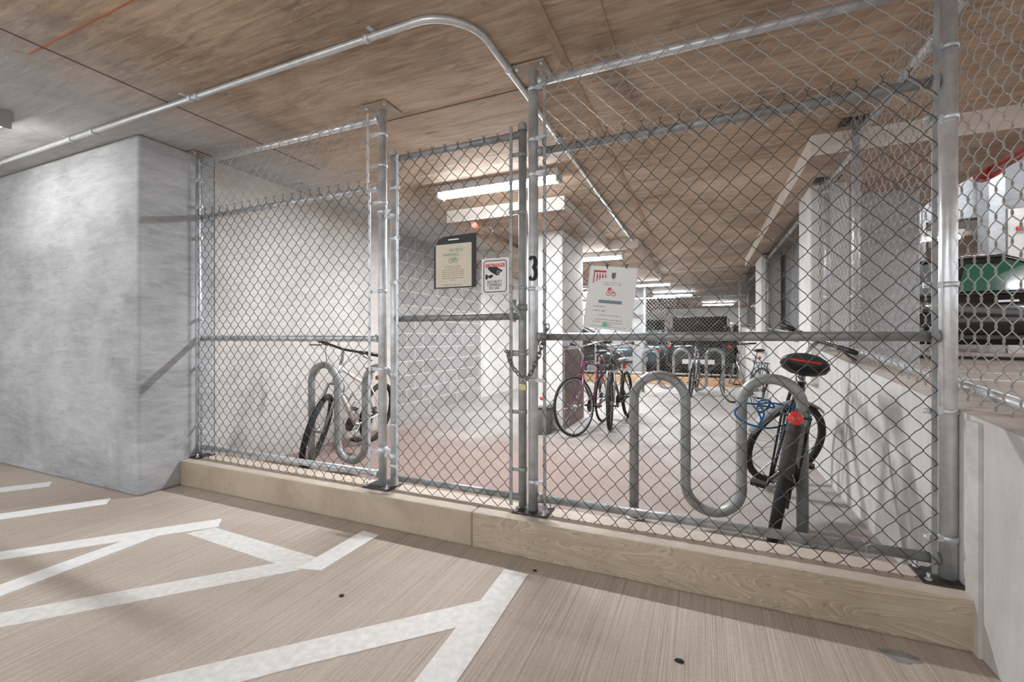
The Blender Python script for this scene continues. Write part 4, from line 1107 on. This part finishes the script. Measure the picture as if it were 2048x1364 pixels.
# ------------------------------------------------------------------ cars
def car(loc, yaw, label, paint, glass='car_glass', L_=4.6, W_=1.8, H_=1.45, kind='sedan', gfront=None):
    t = thing('car', label, 'car', loc, None, (0,0,R_(yaw)))
    def B(mb,name,mat,parent=t): return mb.build(name,mat,parent,local=True)
    h2 = L_/2; w = W_/2
    # lower body stations: x, width factor, bottom, shoulder z, top z
    belt = H_*.62
    st = [(-h2,.80,.42,.62*belt,.80*belt),(-h2+.06,.90,.32,.66*belt,.97*belt),(-h2+.35,.98,.24,.7*belt,1.03*belt),(-h2+1.1,1.0,.2,.72*belt,1.06*belt),(0,1.0,.2,.72*belt,1.03*belt),
          (h2-1.2,1.0,.2,.70*belt,.98*belt),(h2-.5,.97,.22,.66*belt,.88*belt),(h2-.12,.88,.28,.6*belt,.74*belt),(h2,.74,.36,.55*belt,.62*belt)]
    secs = []
    for x,wf,zb,zs,zt in st:
        ww = w*wf
        half = [(0,zb),(ww*.82,zb),(ww*.97,zb+.10),(ww,zs*.8),(ww*.995,zs),(ww*.93,zt-.04),(ww*.86,zt),(0,zt+.03)]
        sec = [Vector((x,y,z)) for y,z in half] + [Vector((x,-y,z)) for y,z in half[-2:0:-1]]
        secs.append(sec)
    B(MB().loft(secs),'body',paint)
    suv = kind == 'suv'
    if suv: cs = [(-h2+.06,.80,belt,.72,belt+.05),(-h2+.30,.86,belt,.74,H_-.04),(-.6,.90,belt,.76,H_),(.3,.90,belt,.76,H_-.02),(1.25,.84,belt-.03,.78,belt+.03)]
    else: cs = [(-h2+.55,.80,belt,.72,belt+.06),(-h2+1.35,.88,belt,.70,H_-.06),(-.35,.90,belt,.70,H_),(.25,.90,belt,.70,H_-.02),(1.25,.84,belt-.03,.76,belt+.02)]
    gs = []; rs = []
    for x,a_,z0,b_,z1 in cs:
        gs.append([Vector((x,w*a_,z0)),Vector((x,w*b_,z1)),Vector((x,-w*b_,z1)),Vector((x,-w*a_,z0))])
    B(MB().loft(gs[:-1] if gfront else gs,False),'window_glass',glass)
    if gfront:
        B(MB().loft(gs[-2:],False),'windscreen',gfront)
        for s_ in (-1,1):
            B(MB().add([(-.15,s_*w*.908,belt+.05),(1.0,s_*w*.865,belt+.03),(.45,s_*w*.790,H_-.16),(-.08,s_*w*.745,H_-.10),(-.15,s_*(w*.908-.02),belt+.05),(1.0,s_*(w*.865-.02),belt+.03),(.45,s_*(w*.790-.02),H_-.16),(-.08,s_*(w*.745-.02),H_-.10)],[(0,1,2,3),(7,6,5,4),(0,4,5,1),(1,5,6,2),(2,6,7,3),(3,7,4,0)],False),'side_window',gfront)
    rm = MB()
    mid = cs[1:-1]
    top = [[Vector((x,w*b_+.015,z1-.035)),Vector((x,w*b_-.01,z1+.008)),Vector((x,0,z1+.035)),Vector((x,-w*b_+.01,z1+.008)),Vector((x,-w*b_-.015,z1-.035)),Vector((x,0,z1))] for x,a_,z0,b_,z1 in mid]
    rm.loft(top)
    for s_ in (-1,1):
        rm.tube([Vector((x,s_*(w*b_+.004),z1)) for x,a_,z0,b_,z1 in cs],.030,6)
        rm.tube([Vector((x,s_*(w*a_+.004),z0+.01)) for x,a_,z0,b_,z1 in cs],.020,6)
        for x in (-.25,-h2+1.45):
            rm.tube([Vector((x,s_*w*.905,belt)),Vector((x,s_*w*.715,H_-.04))],.030,6)
    B(rm,'roof',paint)
    for x in (-h2+.85,h2-.85):
        for s_ in (-1,1):
            wh = B(MB().cyl((x,s_*(w-.21),.32),(x,s_*(w+.005),.32),.32,28),'wheel','rubber')
            B(MB().lathe([(.001,.0),(.06,.0),(.19,-.015),(.205,.008),(.215,.004)],(x,s_*(w+.012),.32),24,(0,s_,0)),'rim','alloy',wh)
            B(MB().torus((x,s_*(w-.01),.34),.36,.03,(0,1,0),24,6,0,2*PI),'wheel_arch','black')
    for s_ in (-1,1):
        B(MB().ball((-h2+.07,s_*w*.78,belt*.82),.065,(.7,1.7,1.1),12,8),'tail_light','red_glow')
        B(MB().ball((h2-.13,s_*w*.62,belt*.62),.10,(.9,1.6,.75),12,8),'headlight','chrome')
        B(MB().ball((.95,s_*(w+.05),belt+.04),.09,(.6,1.0,.7),10,6),'mirror',paint)
        for x in (-.75,.30): B(MB().cbox((x,s_*(w*.985),belt*.88),(.18,.02,.028)),'door_handle','chrome')
    B(MB().box((-h2-.02,-w*.45,.42),(-h2+.03,w*.45,.55)),'number_plate','paper')
    B(MB().cbox((0,0,.30),(L_*.62,W_*1.0,.05)),'sill','steel_dark')
    return t
car((3.62,8.62,.86),-21,'black sedan with green tinted windscreen on the upper deck','car_black','car_glass',4.2,1.80,1.40,gfront='green_glass')
car((.05,15.7,0),86,'black off-road car beyond the far fence','car_black','car_glass',4.6,1.85,1.78,'suv')
car((-1.98,16.8,0),90,'blue grey sedan with a red tail light beyond the far fence','car_blue','car_glass',4.5,1.72,1.42)
car((-2.2,22.0,0), 90, 'tall black van far behind the blue grey sedan','car_black','car_glass',4.8,1.9,1.95,'suv')
car((-3.75,12.95,0),4,'dark car with pale trim beyond the far fence, left of the grey column','car_dark','car_glass',3.4,1.7,1.60)
# painted bay lines on the upper deck
for k,(y0,lab) in enumerate(((3.75,'nearer thin white bay line on the upper deck'),(4.75,'farther thin white bay line on the upper deck'))):
    tag(MB().add([(1.6,y0+.35,.8625),(5,y0-1.05,.8625),(5,y0-.98,.8625),(1.6,y0+.42,.8625)],[(0,1,2,3)],False).build('painted_line','paint_white'),lab,'floor marking')
